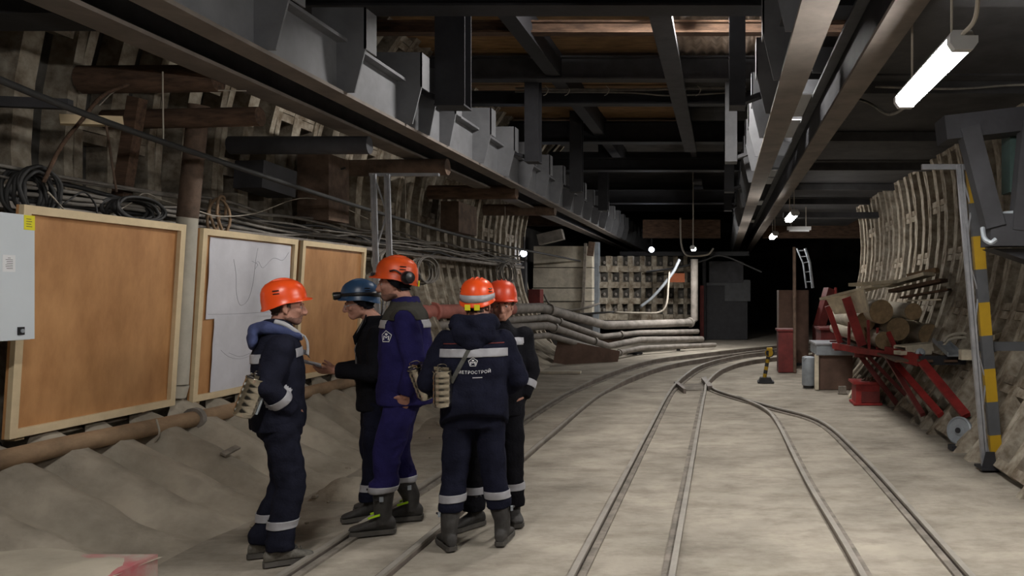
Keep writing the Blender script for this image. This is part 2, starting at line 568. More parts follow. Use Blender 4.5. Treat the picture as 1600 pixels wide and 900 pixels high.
lining('wall_right', range(-2, 21), -0.86, 5, 1)
lining('wall_left', range(-2, 23), PI + 0.86, 6, -1).location.x = CX - .22
b = MB()
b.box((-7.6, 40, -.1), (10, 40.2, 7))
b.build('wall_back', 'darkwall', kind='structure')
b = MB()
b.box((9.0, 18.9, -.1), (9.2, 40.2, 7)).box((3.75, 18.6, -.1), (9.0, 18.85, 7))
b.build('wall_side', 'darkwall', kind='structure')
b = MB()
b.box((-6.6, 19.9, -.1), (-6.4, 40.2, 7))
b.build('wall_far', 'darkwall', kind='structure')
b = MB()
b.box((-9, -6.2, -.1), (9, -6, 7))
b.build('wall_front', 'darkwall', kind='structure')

# ------------------------------------------------------------------ roof deck, planks, cross beams
b = MB()
b.box((-6.5, -6, 5.62), (9.2, 40.2, 5.75))
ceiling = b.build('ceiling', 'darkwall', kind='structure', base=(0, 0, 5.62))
pl = None
for (xa, xb) in ((-5.0, -2.72), (-2.5, -.82)):
    for k in range(9):
        y = 8.6 + k * 1.02
        bb = MB()
        dz = random.uniform(-.012, .012)
        bb.box((xa, y, 5.40 + dz), (xb, y + 1.0, 5.45 + dz))
        bb.build('plank', 'plank', ceiling)
for k in range(2):          # corrugated sheets beside the hanging rail
    b = MB()
    y0, y1 = 9.2 + k * 1.75, 10.75 + k * 1.75
    n = 44
    vs = []
    for i in range(n + 1):
        x = -.66 + 1.7 * i / n
        z = 5.40 + .032 * math.sin(2 * PI * i / 4)
        vs += [(x, y0, z), (x, y1, z), (x, y1, z + .006), (x, y0, z + .006)]
    fs = []
    for i in range(n):
        a, c = 4 * i, 4 * i + 4
        fs += [(a, a + 1, c + 1, c), (a + 2, a + 3, c + 3, c + 2), (a + 3, a, c, c + 3), (a + 1, a + 2, c + 2, c + 1)]
    b.add(vs, fs)
    b.build('corrugated_sheet', 'corrug', ceiling, smooth=True)


def ibeam_x(b, y, z0, h, w, xa, xb, t=.025):
    """I section lying across the tunnel, bottom at z0"""
    b.box((xa, y - w / 2, z0), (xb, y + w / 2, z0 + t))
    b.box((xa, y - w / 2, z0 + h - t), (xb, y + w / 2, z0 + h))
    b.box((xa, y - t / 2, z0 + t), (xb, y + t / 2, z0 + h - t))


for (y, dz, h, w, m) in ((5.4, 3.25, .45, .3, 'black'), (7.7, 2.84, .8, .3, 'black'), (10.05, 3.4, .16, .16, 'rust_wood'), (11.9, 3.3, .36, .22, 'beam'), (12.85, 3.15, .22, .2, 'black'),
                         (16.4, 3.2, .45, .3, 'black'), (18.3, 2.9, .3, .3, 'black'), (20.0, 3.2, .45, .3, 'black'), (22.5, 2.6, .4, .3, 'black'), (27.5, 2.9, .4, .3, 'black'), (31.0, 2.4, .4, .3, 'black')):
    b = MB()
    ibeam_x(b, y, HC + dz, h, w, -5.15 if dz < 3.5 else -4.4, 3.2 if y < 18 else 8.5)
    b.build('cross_beam', m, ceiling)
for (y0, y1) in ((8.4, 17.0), (21.5, 27.0)):           # flat bar along the roof
    MB().box((-.83, y0, 4.80), (-.57, y1, 4.87)).build('roof_rail', 'beam', ceiling)
MB().box((-2.72, 8.6, 5.02), (-2.5, 20, 5.40)).build('roof_joist', 'black', ceiling)
MB().box((-.80, 9.2, 5.2), (-.66, 20, 5.42)).build('roof_joist', 'black', ceiling)
MB().box((1.05, 9.2, 5.2), (1.2, 20, 5.42)).build('roof_joist', 'black', ceiling)
for k in range(9):
    MB().box((1.34, 2.6 + k * 2.4, 3.78 + .012 * (k % 2)), (3.95, 4.97 + k * 2.4, 3.82 + .012 * (k % 2))).build('roof_sheet', 'roofsteel', ceiling)
for y in (5.15, 7.6, 10.0, 12.4, 14.8, 17.2):
    MB().box((1.30, y, 3.66), (3.9, y + .14, 3.78)).build('sheet_joist', 'roofsteel', ceiling)
MB().bar((2.05, 4.2, 3.72), (3.2, 6.2, 3.72), .1, .1).build('timber', 'rust_wood', ceiling)
w = MB().tube(smoothline([(1.45, 7.2, 3.62), (2.2, 7.2, 3.60), (2.9, 7.2, 3.64), (3.6, 7.2, 3.58)]), .012, 6)
w.build('deck_cable', 'greycable', label='thin grey cable under the right side deck beyond the nearest lamp', cat='cable', smooth=True)
w = MB().tube(smoothline([(1.32, 7.9, 3.70), (1.42, 7.4, 3.52), (1.44, 6.6, 3.22), (1.36, 5.6, 3.05), (1.29, 5.36, 3.06)]), .014, 6)
w.build('lamp_cord', 'greycable', label='grey cord sagging from the deck to the nearest lamp', cat='cord', smooth=True)
MB().box((1.35, 25, 3.45), (5.6, 25.3, 4.05)).build('header_timber', 'rust_wood', ceiling)
MB().box((-2.6, 25, 3.45), (-.05, 25.25, 4.05)).build('header_timber', 'rust_wood', ceiling)
MB().box((-6.3, 22, 3.6), (-3.9, 22.3, 4.3)).build('header_timber', 'rust_wood', ceiling)
MB().box((1.35, 16.6, 3.3), (4.2, 16.9, 3.42)).build('header_timber', 'beam', ceiling)
# pipe run and cables across the roof
w = MB()
w.tube(smoothline([(-3.4, 12.55, 5.03), (-1.5, 12.55, 5.01), (0.4, 12.55, 5.06)]), .022, 6)
w.tube(smoothline([(-3.4, 12.53, 4.97), (-1.6, 12.53, 4.96), (-.8, 12.53, 4.91), (0.4, 12.53, 4.98)]), .014, 6)
w.build('cable_run', 'greycable', label='two thin grey cables tied along a beam across the roof', cat='cable')
for x in (-2.9, -2.55, -1.9, -.4):
    w = MB()
    w.tube(smoothline([(x, 12.5, 5.06), (x + .05, 12.49, 5.0), (x + .02, 12.5, 4.93), (x - .03, 12.5, 4.9)]), .007, 5)
    w.build('tie_wire', 'wire', label='twisted tie wire on the roof cables, ' + {-2.9: 'leftmost of four', -2.55: 'second from the left', -1.9: 'third from the left', -.4: 'rightmost of four'}[x], cat='wire', group='tie wires on the roof cables')

# ------------------------------------------------------------------ crane girders, hung from the roof
GZ = HC + 1.75


def girder(name_label, xa, xb, y0, y1, side, gys, white_from=8.9):
    xc = (xa + xb) / 2
    g = thing('crane_girder', name_label, 'girder', (xc, y0, GZ), 'crane girders hung from the roof')
    MB().box((xa, y0, GZ), (xb, y1, GZ + .03)).build('bottom_flange', 'girder_flange', g)
    MB().box((xc - .012, y0, GZ + .03), (xc + .012, y1, GZ + .48)).build('web', 'girder' if side > 0 and xc < 0 else 'beam', g)  # dark colour on the webs in the track gaps stands in for shade
    MB().box((xc - .11, y0, GZ + .48), (xc + .11, y1, GZ + .51)).build('top_flange', 'girder', g)
    for (y, w) in gys:
        b = MB()
        x0 = xc + side * .012
        b.prism([(x0, y, GZ + .03), (x0 + side * (w * .62), y, GZ + .03), (x0 + side * w, y, GZ + .42), (x0 + side * w, y, GZ + .79), (x0 - side * .22, y, GZ + .79), (x0 - side * .22, y, GZ + .52), (x0, y, GZ + .52)] if side > 0 else
                list(reversed([(x0, y, GZ + .03), (x0 + side * (w * .62), y, GZ + .03), (x0 + side * w, y, GZ + .42), (x0 + side * w, y, GZ + .79), (x0 - side * .22, y, GZ + .79), (x0 - side * .22, y, GZ + .52), (x0, y, GZ + .52)])), (0, .018, 0))
        # folded lip of the bracket
        e = x0 + side * w
        b.box((min(e, e - side * .014), y, GZ + .42), (max(e, e - side * .014), y + .22, GZ + .79))
        b.build('gusset', 'girder', g)
    return g


gl = [(4.4, .26), (5.6, .26), (6.8, .26), (8.07, .26), (8.65, .2), (9.28, .2), (10.5, .26), (11.7, .26)] + [(12.9 + 1.2 * k, .26) for k in range(19)]
girder('inner girder of the left crane track, with a row of grey gussets over the workers', -3.56, -3.35, 1.2, 36, 1, gl)
girder('outer girder of the left crane track, nearer the wall with the boards', -4.19, -3.92, 1.2, 36, -1, [(5 + 2.4 * k, .2) for k in range(12)])
girder('inner girder of the right crane track, left of its pale tie plates', .48, .71, 1.2, 36, -1, [(4.0 + 1.2 * k, .24) for k in range(26)])
gr = girder('outer girder of the right crane track, beside the row of lit lamps', 1.04, 1.25, 1.2, 36, 1, [(7.9 + 1.2 * k, .2) for k in range(23)])
for (ya, yb) in ((8.75, 9.85), (10.05, 11.2), (14.2, 15.0), (15.2, 16.0), (19.0, 19.9), (24, 25)):
    MB().box((.64, ya, GZ + .515), (1.13, yb, GZ + .53)).build('tie_plate', 'white', gr)
hl = {(-3.0, 8.4): ('wide black hanger column left of centre near the top of the view', .33), (.17, 8.4): ('black hanger column left of the right crane track, coming down from the top', .18),
      (-3.0, 12.0): ('dark hanger column behind the wide black one, left of centre', .22), (.145, 12.0): ('lamplit pale grey hanger post just behind the black one by the right track', .19),
      (-3.0, 15.6): ('dark hanger column on the left track, third from the front', .24), (.15, 15.6): ('dark hanger column on the right track, third from the front', .2),
      (-3.0, 19.2): ('dark hanger column on the left track, fourth from the front', .24), (.15, 19.2): ('dark hanger column on the right track, fourth from the front', .2)}
for (x, y), (lb, wd) in hl.items():
    t = thing('hanger_column', lb, 'column', (x, y, GZ + .3), 'hanger columns of the crane tracks')
    b = MB()
    mm = 'girder' if (x > 0 and y == 12.0) else 'black'  # lamplight on the second right post is put into its paler colour
    b.box((x - wd / 2, y - .01, GZ + .32), (x + wd / 2, y + .01, 5.4)).box((x - wd / 2, y + .2, GZ + .32), (x + wd / 2, y + .22, 5.4)).box((x - .01, y + .01, GZ + .32), (x + .01, y + .2, 5.4))
    b.build('post', mm, t)
    s = 1 if x > 0 else -1
    MB().box((x - wd / 2, y - .03, GZ + .30), (x + wd / 2, y + .24, GZ + .32)).build('foot_plate', mm, t)
    MB().bar((x + s * .04, y + .1, GZ + .36), (x + s * .42, y + .1, GZ + .50), .14, .05).build('bracket_arm', mm, t)
# cross frame at the far end of the crane tracks
MB().box((-4.6, 36, GZ - .25), (1.8, 36.3, GZ)).build('end_beam', 'black', label='black beam closing the far ends of the crane tracks', cat='beam')

# ------------------------------------------------------------------ rails
def rail(pts, label, w=.038, name='rail', sunk=False):
    """rail head and web along a floor line; groove on its inner side"""
    t = thing(name, label, 'rail', pts[0], 'narrow gauge rails in the floor')
    pts = smoothline([Vector((x, y, 0)) for x, y, *_ in pts], 5)
    n = len(pts)

    def strip(o0, o1, z0, z1):
        rings = []
        for i, p in enumerate(pts):
            d = (pts[min(i + 1, n - 1)] - pts[max(i - 1, 0)]).normalized()
            r = Vector((d.y, -d.x, 0))
            e = max(0, min(1, (p.y - 12.6) / 1.6))
            up = Vector((0, 0, .055 * e * e * (3 - 2 * e) if z1 > .01 else 0))       # the rails stand clear of the floor beyond the points
            lo = up if z0 > 0 else up * 0
            rings.append([p + r * o0 + Vector((0, 0, z0)) + lo, p + r * o1 + Vector((0, 0, z0)) + lo, p + r * o1 + Vector((0, 0, z1)) + up, p + r * o0 + Vector((0, 0, z1)) + up])
        return MB().loft(rings)
    strip(-w / 2, w / 2, .022, .04).build('rail_head', 'railtop', t)
    strip(-w * .36, w * .36, -.05, .0225).build('rail_web', 'rail', t)
    s = 1 if sunk else -1
    strip(min(s * .022, s * .07), max(s * .022, s * .07), -.02, .004).build('flangeway', 'groove', t)
    return t


def fl(px, py):
    Y = FPX * HC / (py - VY)
    return ((px - VX) * Y / FPX, Y, 0)


rail([(-2.565, 2.2, 0), (-2.565, 8, 0), (-2.565, 11.5, 0), (-2.42, 13.4, 0), (-1.74, 17.5, 0), (-.47, 19.8, 0), (1.36, 22.3, 0), (4.0, 24.5, 0)], 'leftmost rail, running past the feet of the workers', sunk=True)
rail([(-1.98, 2.2, 0), (-1.98, 8, 0), (-1.98, 11.8, 0), (-1.8, 13.6, 0), (-1.2, 16.5, 0), (0.0, 19.0, 0), (1.6, 21.4, 0), (4.0, 23.5, 0)], 'second rail from the left, passing between the workers\' boots')
rail([(-.875, 2.2, 0), (-.875, 9, 0), (-.87, 12.2, 0), (-.80, 13.6, 0), (-.45, 16.6, 0), (.25, 18.7, 0), (1.2, 20.2, 0), (4.0, 22.4, 0)], 'third rail from the left, bare dark line down the middle of the floor', sunk=True)
rail([(-.29, 2.2, 0), (-.29, 9, 0), (-.28, 12.4, 0), (-.24, 13.8, 0), (.13, 16.2, 0), (1.1, 18.3, 0), (4.0, 20.8, 0)], 'fourth rail from the left, right of the bare dark middle rail')
rail([(.82, 2.2, 0), (.82, 4.5, 0), (.742, 6.69, 0), (.70, 9.57, 0), (.60, 10.8, 0), (.25, 12.0, 0)], 'fifth rail from the left, fading into the dust before the points', sunk=True)
rail([(1.445, 2.2, 0), (1.445, 5, 0), (1.40, 7.87, 0), (1.25, 9.8, 0), (.75, 10.9, 0), (.32, 11.8, 0), (-.10, 12.8, 0), (-.22, 13.5, 0)], 'rightmost rail, curving left into the points')
# points
b = MB()
b.loft([[Vector(fl(1053, 602)) + Vector((0, 0, z)), Vector(fl(1060, 602)) + Vector((0, 0, z)), Vector(fl(1072, 614)) + Vector((0, 0, z)), Vector(fl(1068, 614)) + Vector((0, 0, z))] for z in (-.02, .07)])
b.build('switch_tongue', 'rail', label='short dark switch tongue at the middle points, left one', cat='rail')
b = MB()
b.loft([[Vector(fl(1096, 596)) + Vector((0, 0, z)), Vector(fl(1103, 594)) + Vector((0, 0, z)), Vector(fl(1113, 609)) + Vector((0, 0, z)), Vector(fl(1106, 610)) + Vector((0, 0, z))] for z in (-.02, .07)])
b.build('switch_tongue', 'rail', label='short dark switch tongue at the middle points, right one', cat='rail')
b = MB()
b.loft([[Vector(fl(1064, 601)) + Vector((0, 0, z)), Vector(fl(1098, 599)) + Vector((0, 0, z)), Vector(fl(1104, 609)) + Vector((0, 0, z)), Vector(fl(1068, 610)) + Vector((0, 0, z))] for z in (-.02, .006)])
b.build('switch_plate', 'groove', label='dark sunken plate between the two switch tongues', cat='plate')

# ------------------------------------------------------------------ bank of settled dust along the left wall
b = MB()
NY, NT = 260, 26
BY0, BY1 = 1.5, 20.0
vs, fs = [], []
for j in range(NY + 1):
    y = BY0 + (BY1 - BY0) * j / NY
    ph = (y / (RING / 2)) % 1.0           # ribs sit at ph ~ 0
    ridge = max(0.0, min(1.0, (.36 - min(ph, 1 - ph)) / .16))
    ridge = ridge * ridge * (3 - 2 * ridge)
    toe = -3.42 + .16 * noise.noise(Vector((0, y * .7, 3))) - (.5 if y > 7 else 0) * min(1, max(0, (y - 7) / 3)) * .9
    zt = (.70 if y > 4.6 else .70 - .30 * min(1, (4.6 - y) / .4)) + .10 * noise.noise(Vector((2, y * .8, 0))) - .12 * max(0, min(1, (y - 8) / 8))
    for i in range(NT + 1):
        t = i / NT
        z = zt * (.80 + .20 * ridge) * (1 - t) ** 1.55
        xin = CX - math.sqrt(RO * RO - (CZ - z) ** 2)     # pan surface
        base = -4.88 + (toe + 4.88) * t ** .92
        x = max(base, xin + .005) if t < .25 else base
        amp = .075 * max(0, math.sin(min(1, t * .86 + .14) * PI))
        nn = .020 * noise.noise(Vector((x * 5, y * 5, z * 5))) + .03 * noise.noise(Vector((x * 1.6, y * 1.7, 1.5)))
        lump = (1 - ridge) * .05 * max(0, noise.noise(Vector((x * 3.2, y * 3.0, 7))))
        k = amp * ridge + (nn - lump) * min(1, 6 * (1 - t))
        vs.append((x + k * .8, y, z + k * .6 - (.02 if i == NT else 0)))
for j in range(NY):
    for i in range(NT):
        a = j * (NT + 1) + i
        fs.append((a, a + 1, a + NT + 2, a + NT + 1))
b.add(vs, [tuple(reversed(f)) for f in fs])
b.build('dust_bank', 'bank', smooth=True, label='long sloping bank of settled grey dust against the foot of the left wall', cat='dust bank', kind='stuff', base=(-4, 3, 0))
for k, (px, py, lb) in enumerate(((118, 790, 'thin dark slat sticking out of the dust bank, nearest the block'), (202, 773, 'second thin dark slat in the dust bank, right of the nearest one'), (260, 736, 'small dark slat in the dust bank below the middle board'), (355, 704, 'farthest dark slat in the dust bank, by the first worker'))):
    Y = 5.0 + .45 * k
    c = P(px, py, Y)
    b = MB()
    b.bar(c + Vector((.03, -.10, -.012)), c + Vector((.03, .09, .012)), .05, .018, (0.5, 0, 1))
    b.build('slat', 'groove', label=lb, cat='slat', group='slats in the dust bank')
random.seed(11)
for k in range(26):
    y = random.uniform(4.9, 11)
    x = random.uniform(-3.5, -3.0) - (.25 if y > 7 else 0)
    r = random.uniform(.012, .035)
    b = MB()
    b.ball((x, y, r * .45), (r, r * random.uniform(.7, 1.2), r * .6), 6, 4)
    b.build('pebble', 'bank', label='small dusty stone lying at the foot of the dust bank', cat='stone', group='stones at the foot of the dust bank')
# low ridge of caked mud behind the second worker's feet
b = MB()
vs, fs = [], []
for i in range(13):
    for j in range(9):
        u, v = i / 12, j / 8
        p = Vector((-3.35 + .45 * u, 6.15 + .45 * v, 0))
        h = .13 * math.sin(PI * u) ** .6 * math.sin(PI * v) ** .6 * (1 + .5 * noise.noise(Vector((u * 5, v * 5, 0))))
        vs.append((p.x, p.y, h - .012))
for i in range(12):
    for j in range(8):
        a = i * 9 + j
        fs.append((a, a + 9, a + 10, a + 1))
b.add(vs, fs)
b.build('mud_lump', 'bank', smooth=True, label='low lump of caked mud on the floor behind the spectacled worker', cat='lump')
# concrete block bottom left
blk = thing('concrete_block', 'low dust-covered concrete block with a red-stained side, bottom left', 'block', (-4, 3.7, 0))
b = MB()
vs, fs = [], []
nn = 16
for i in range(nn + 1):
    for j in range(nn + 1):
        x = -4.45 + 1.46 * i / nn
        y = 2.4 + 1.66 * j / nn
        ex, ey = min(1, (nn - i) / 1.5), min(1, (nn - j) / 1.5)
        e = noise.noise(Vector((x * 4, y * 4, 0)))
        vs.append((x + (e * .03 if i == nn else 0), y + (e * .05 if j == nn else 0), .30 + .018 * e - (1 - ex) * .02 - (1 - ey) * .02 + (.05 if i < 9 else .05 * max(0, (12 - i) / 3)) * .5))
for i in range(nn):
    for j in range(nn):
        a = i * (nn + 1) + j
        fs.append((a, a + nn + 1, a + nn + 2, a + 1))
b.add(vs, fs)
b.build('dusty_top', 'dusttop', blk, smooth=True)
MB().box((-4.45, 2.4, -.01), (-3.0, 4.05, .285)).build('side', 'redstain', blk)
# ================================================================== left wall: boards, cabinet, pipes, cables
def board(name_label, x, ya, yb, z0, z1, lean=.10, papers=None):
    """plywood notice board with a pine batten frame, facing the tracks"""
    t = thing('notice_board', name_label, 'board', (x, (ya + yb) / 2, z0), 'plywood boards on the left wall')
    h = z1 - z0

    def p(y, z, d):
        return Vector((x + lean * (z - z0) / h + d, y, z))
    MB().prism([p(ya, z0, 0), p(yb, z0, 0), p(yb, z1, 0), p(ya, z1, 0)], (-.018, 0, 0)).build('plywood', 'ply', t)
    fw = .058
    for (a, c, q, r) in ((ya, yb, z1 - fw, z1), (ya, yb, z0, z0 + fw), (ya, ya + fw, z0 + fw, z1 - fw), (yb - fw, yb, z0 + fw, z1 - fw)):
        b = MB()
        b.prism([p(a, q, .001), p(c, q, .001), p(c, r, .001), p(a, r, .001)], (.034, 0, 0))
        b.build('batten', 'batten', t)
    MB().prism([p(ya + .1, z0 - .03, -.09), p(ya + .17, z0 - .03, -.09), p(ya + .17, z1 - .1, -.09), p(ya + .1, z1 - .1, -.09)], (.07, 0, 0)).build('rear_batten', 'batten', t)
    MB().prism([p(yb - .3, z0 - .03, -.09), p(yb - .23, z0 - .03, -.09), p(yb - .23, z1 - .1, -.09), p(yb - .3, z1 - .1, -.09)], (.07, 0, 0)).build('rear_batten', 'batten', t)
    return t, p


BX = -4.76
board('bare plywood notice board behind the grey cabinet, largest and nearest', BX, 5.05, 6.58, .70, 2.26)
b2, p2 = board('plywood notice board with two white paper sheets, middle of three', BX, 6.80, 8.32, .69, 2.25)
board('bare plywood notice board behind the spectacled worker, farthest of three', BX, 8.42, 9.92, .69, 2.25)


def sheet(label, ya, yb, z0, z1, seed):
    t = thing('paper_sheet', label, 'paper', p2(ya, z0, .004), 'paper sheets on the middle board')
    n, m = 14, 14
    vs, fs = [], []

    def q(u, v, d=0.0):
        y = ya + (yb - ya) * u
        z = z0 + (z1 - z0) * v
        e = noise.noise(Vector((u * 3 + seed, v * 3, seed)))
        return p2(y, z, .012 + .012 * e + .02 * max(0, .12 - u) + d)
    for j in range(m + 1):
        for i in range(n + 1):
            vs.append(q(i / n, j / m))
    for j in range(m):
        for i in range(n):
            a = j * (n + 1) + i
            fs.append((a, a + 1, a + n + 2, a + n + 1))
    k = len(vs)
    vs2 = [v - Vector((.0015, 0, 0)) for v in vs]
    b = MB()
    b.add(vs + vs2, fs + [tuple(i + k for i in reversed(f)) for f in fs])
    b.build('sheet', 'paper', t, smooth=True)
    return t, q


s1, q1 = sheet('upper white paper sheet on the middle board, with a penciled dip curve', 6.93, 8.24, 1.43, 2.18, 1.3)
s2, q2 = sheet('lower white paper sheet on the middle board, with a shaded smear', 7.05, 8.24, .74, 1.45, 4.1)
for (t, q, lines) in ((s1, q1, ([(.55, .92), (.52, .70), (.50, .4), (.46, .22), (.38, .16), (.33, .3), (.30, .55), (.27, .75)], [(.52, .70), (.56, .74), (.62, .66), (.75, .80), (.88, .78), (.97, .9)], [(.48, .74), (.55, .70), (.52, .64)], [(.02, .06), (.3, .05), (.6, .055), (.95, .06)])),
                     (s2, q2, ([(.1, .55), (.2, .45), (.35, .40), (.5, .44), (.62, .58)], [(.62, .62), (.72, .70), (.8, .66)], [(.2, .50), (.35, .43), (.5, .47)]))):
    for ln in lines:
        b = MB()
        pts = smoothline([Vector((u, v, 0)) for u, v in ln], 5)
        b.tube([q(p.x, p.y, .0015) for p in pts], .0018, 4)
        b.build('pencil_line', 'pencil', t)

# grey electrical cabinet
cx, y0, y1, z0, z1 = -4.45, 4.05, 4.935, 1.372, 2.175
cab = thing('electrical_cabinet', 'pale grey electrical cabinet at the left edge in front of the nearest board', 'cabinet', (cx - .12, 4.5, z0))
bm = bmesh.new()
bmesh.ops.create_cube(bm, size=1)
bmesh.ops.scale(bm, vec=(.24, y1 - y0, z1 - z0), verts=bm.verts)
bmesh.ops.bevel(bm, geom=bm.edges[:], offset=.006, segments=2, affect='EDGES')
me = bpy.data.meshes.new('body')
bm.to_mesh(me); bm.free()
me.materials.append(M['cabinet'])
o = bpy.data.objects.new('body', me); COL.objects.link(o); o.parent = cab; o.location = (-.02, (y0 + y1) / 2 - 4.5, (z1 - z0) / 2)
dr = MB().box((cx - .018, y0 + .004, z0 + .004), (cx, y1 - .004, z1 - .004)).build('door', 'cabinet', cab)
lk = MB().box((cx, y1 - .125, z0 + .035), (cx + .008, y1 - .082, z0 + .085)).build('lock', 'blackplastic', dr)
MB().lathe([(.0, .0), (.013, 0), (.013, .006), (0, .006)], (cx + .008, y1 - .1, z0 + .06), (1, 0, 0), 12).build('lock_core', 'zinc', dr)
MB().box((cx, y1 - .225, z1 - .37), (cx + .002, y1 - .14, z1 - .265)).build('white_label', 'white', dr, label='white printed inspection label')
for k in range(7):
    w = .05 if k else .02
    c = y1 - .1825
    MB().box((cx + .0021, c - w / 2 * random.uniform(.6, 1), z1 - .285 - k * .011), (cx + .0026, c + w / 2, z1 - .282 - k * .011)).build('print_line', 'ink', dr)
MB().box((cx, y1 - .08, z1 - .098), (cx + .002, y1 - .004, z1 - .004)).build('warning_sticker', 'yellow_label', dr, label='yellow sticker with faint print')
for k in range(4):
    MB().box((cx + .0021, y1 - .065, z1 - .03 - k * .016), (cx + .0026, y1 - .03 + .006 * (k % 2), z1 - .026 - k * .016)).build('print_line', 'ink', dr)
MB().box((cx - .42, 4.2, z0 + .1), (cx - .13, 4.28, z0 + .16)).box((cx - .42, 4.7, z1 - .16), (cx - .13, 4.78, z1 - .1)).build('bracket', 'zinc', cab)

# upright pipe between the first two boards, rusty above and cream below
pp = thing('standpipe', 'upright pipe between the two nearest boards, rusty above, cream below', 'pipe', P(272, 612, 6.72))
a, c, d = P(278, 600, 6.70), P(293, 340, 6.70), P(311, 165, 6.70)
MB().tube([a, c], .082, 16).build('cream_length', 'creampipe', pp, smooth=True, sharp=.6)
MB().tube([c, d], .084, 16).build('rusty_length', 'rustpipe', pp, smooth=True, sharp=.6)
MB().tube([a + Vector((0, 0, -.0)), a + Vector((-.03, 0.0, -.10))], [.088, .09], 16).build('collar', 'creampipe', pp, smooth=True, sharp=.6)
# long low pipe under the boards
lp = thing('low_pipe', 'long tan rusted pipe running low under the three boards', 'pipe', (-4.62, 3.0, .55))
pts = [(-4.62, 3.0, .60), (-4.62, 5.3, .60), (-4.60, 6.8, .57), (-4.62, 9.5, .56), (-4.66, 13, .58)]
MB().tube(pts, .068, 14).build('length', 'tanpipe', lp, smooth=True, sharp=.6)
for y in (6.62, 10.0):
    MB().tube([(-4.603, y, .575), (-4.603, y + .05, .575)], .095, 14).build('flange', 'greypipe', lp, smooth=True, sharp=.6)
MB().tube(smoothline([(-4.53, 6.1, .66), (-4.52, 6.12, .55), (-4.56, 6.13, .48)]), .008, 5).build('tie_wire', 'wire', lp)

# crosswise props between wall and outer girder
for (a, c, r, m, lb) in (((-5.35, 5.0, 3.62), (-4.25, 5.0, 3.62), .17, 'black', 'thick black prop at the top left corner'),
                         ((-5.25, 6.25, 3.42), (-4.2, 6.35, 3.46), .115, 'rust_wood', 'round brown timber prop below the left girder, nearest of its row'),
                         ((-5.3, 6.55, 3.16), (-4.0, 6.6, 3.2), .085, 'rust_wood', 'second round brown timber prop just under the nearest one'),
                         ((-5.1, 7.9, 3.20), (-3.7, 8.0, 3.22), .095, 'beam', 'dark steel pipe prop behind the standpipe'),
                         ((-5.1, 10.0, 3.30), (-3.6, 10.0, 3.32), .11, 'rustpipe', 'rusty pipe prop above the lattice post'),
                         ((-5.0, 13.0, 3.38), (-3.5, 13.0, 3.38), .12, 'rust_wood', 'brown timber prop far down the left wall'),
                         ((-5.0, 16.0, 3.40), (-3.5, 16.0, 3.40), .12, 'rustpipe', 'rusty pipe prop farthest down the left wall')):
    b = MB()
    if m == 'black':
        b.bar(a, c, r * 2, r * 2)
    else:
        b.tube([a, c], r, 12)
    b.build('prop', m, label=lb, cat='prop', group='crosswise props under the left girder', smooth=(m != 'black'), sharp=.6)
b = MB().bar((-5.05, 6.40, 2.45), (-4.88, 6.36, 3.30), .10, .10)
b.build('timber_strut', 'rust_wood', label='short leaning brown strut under the round timber props', cat='strut')
b = MB().bar((-5.0, 5.75, 2.98), (-4.72, 6.0, 3.02), .10, .07)
b.build('wood_offcut', 'batten', label='pale wood offcut wedged in the wall above the nearest board', cat='wood')
b = MB().bar((-5.18, 5.35, 3.02), (-4.66, 5.45, 3.02), .06, .07)
b.build('steel_bracket', 'beam', label='dark flat bracket on the wall above the nearest board', cat='bracket')
b = MB().bar((-5.1, 8.2, 2.95), (-5.02, 8.7, 2.9), .35, .3)
b.build('junction_box', 'beam', label='dark box on the wall behind the dark pipe prop', cat='box')
b = MB()
b.box((-5.13, 9.2, 2.55), (-4.75, 9.7, 3.35))
b.build('rusty_plate', 'rustpipe', label='rusty brown steel cover on the wall above the farthest board', cat='plate')
b = MB()
b.box((-5.02, 13.6, 2.75), (-4.7, 14.6, 3.3))
b.build('rusty_plate', 'rustpipe', label='rusty brown steel cover on the wall beyond the lattice post', cat='plate')

# wall shelf carrying cables, and cables
b = MB().box((-5.10, 2.0, 2.26), (-4.93, 19, 2.31))
b.build('cable_shelf', 'greypipe', label='long narrow steel shelf behind the boards carrying dusty cables', cat='shelf')
random.seed(3)
for k in range(9):
    pts = []
    y = 2.6
    x0 = -4.99 + .025 * (k % 3)
    while y < 19:
        pts.append((x0 + random.uniform(-.01, .05), y, 2.34 + .022 * k + random.uniform(-.05, .035) + (.04 if k > 6 else 0)))
        y += random.uniform(.5, 1.1)
    b = MB().tube(smoothline(pts, 4), random.choice((.011, .014, .018)), 6)
    b.build('wall_cable', 'greycable' if k % 3 else 'cable', label='dusty cable sagging along the left wall above the boards, ' + ('lowest', 'second', 'third', 'fourth', 'fifth', 'sixth', 'seventh', 'eighth', 'topmost')[k] + ' of nine from below', cat='cable', group='dusty cable bundle on the left wall', smooth=True)


def coil(c, ry, rz, n, label, m, sd):
    rr = random.Random(sd)
    pts = []
    for k in range(n * 14):
        a = 2 * PI * k / 14
        e = 1 + .12 * math.sin(k * .31) + rr.uniform(-.03, .03)
        pts.append((c[0] + .07 * math.sin(k * .17) + rr.uniform(-.008, .008), c[1] + ry * e * math.cos(a), c[2] + rz * e * math.sin(a)))
    MB().tube(smoothline(pts, 2), .013, 6).build('cable_coil', m, label=label, cat='cable coil', smooth=True)


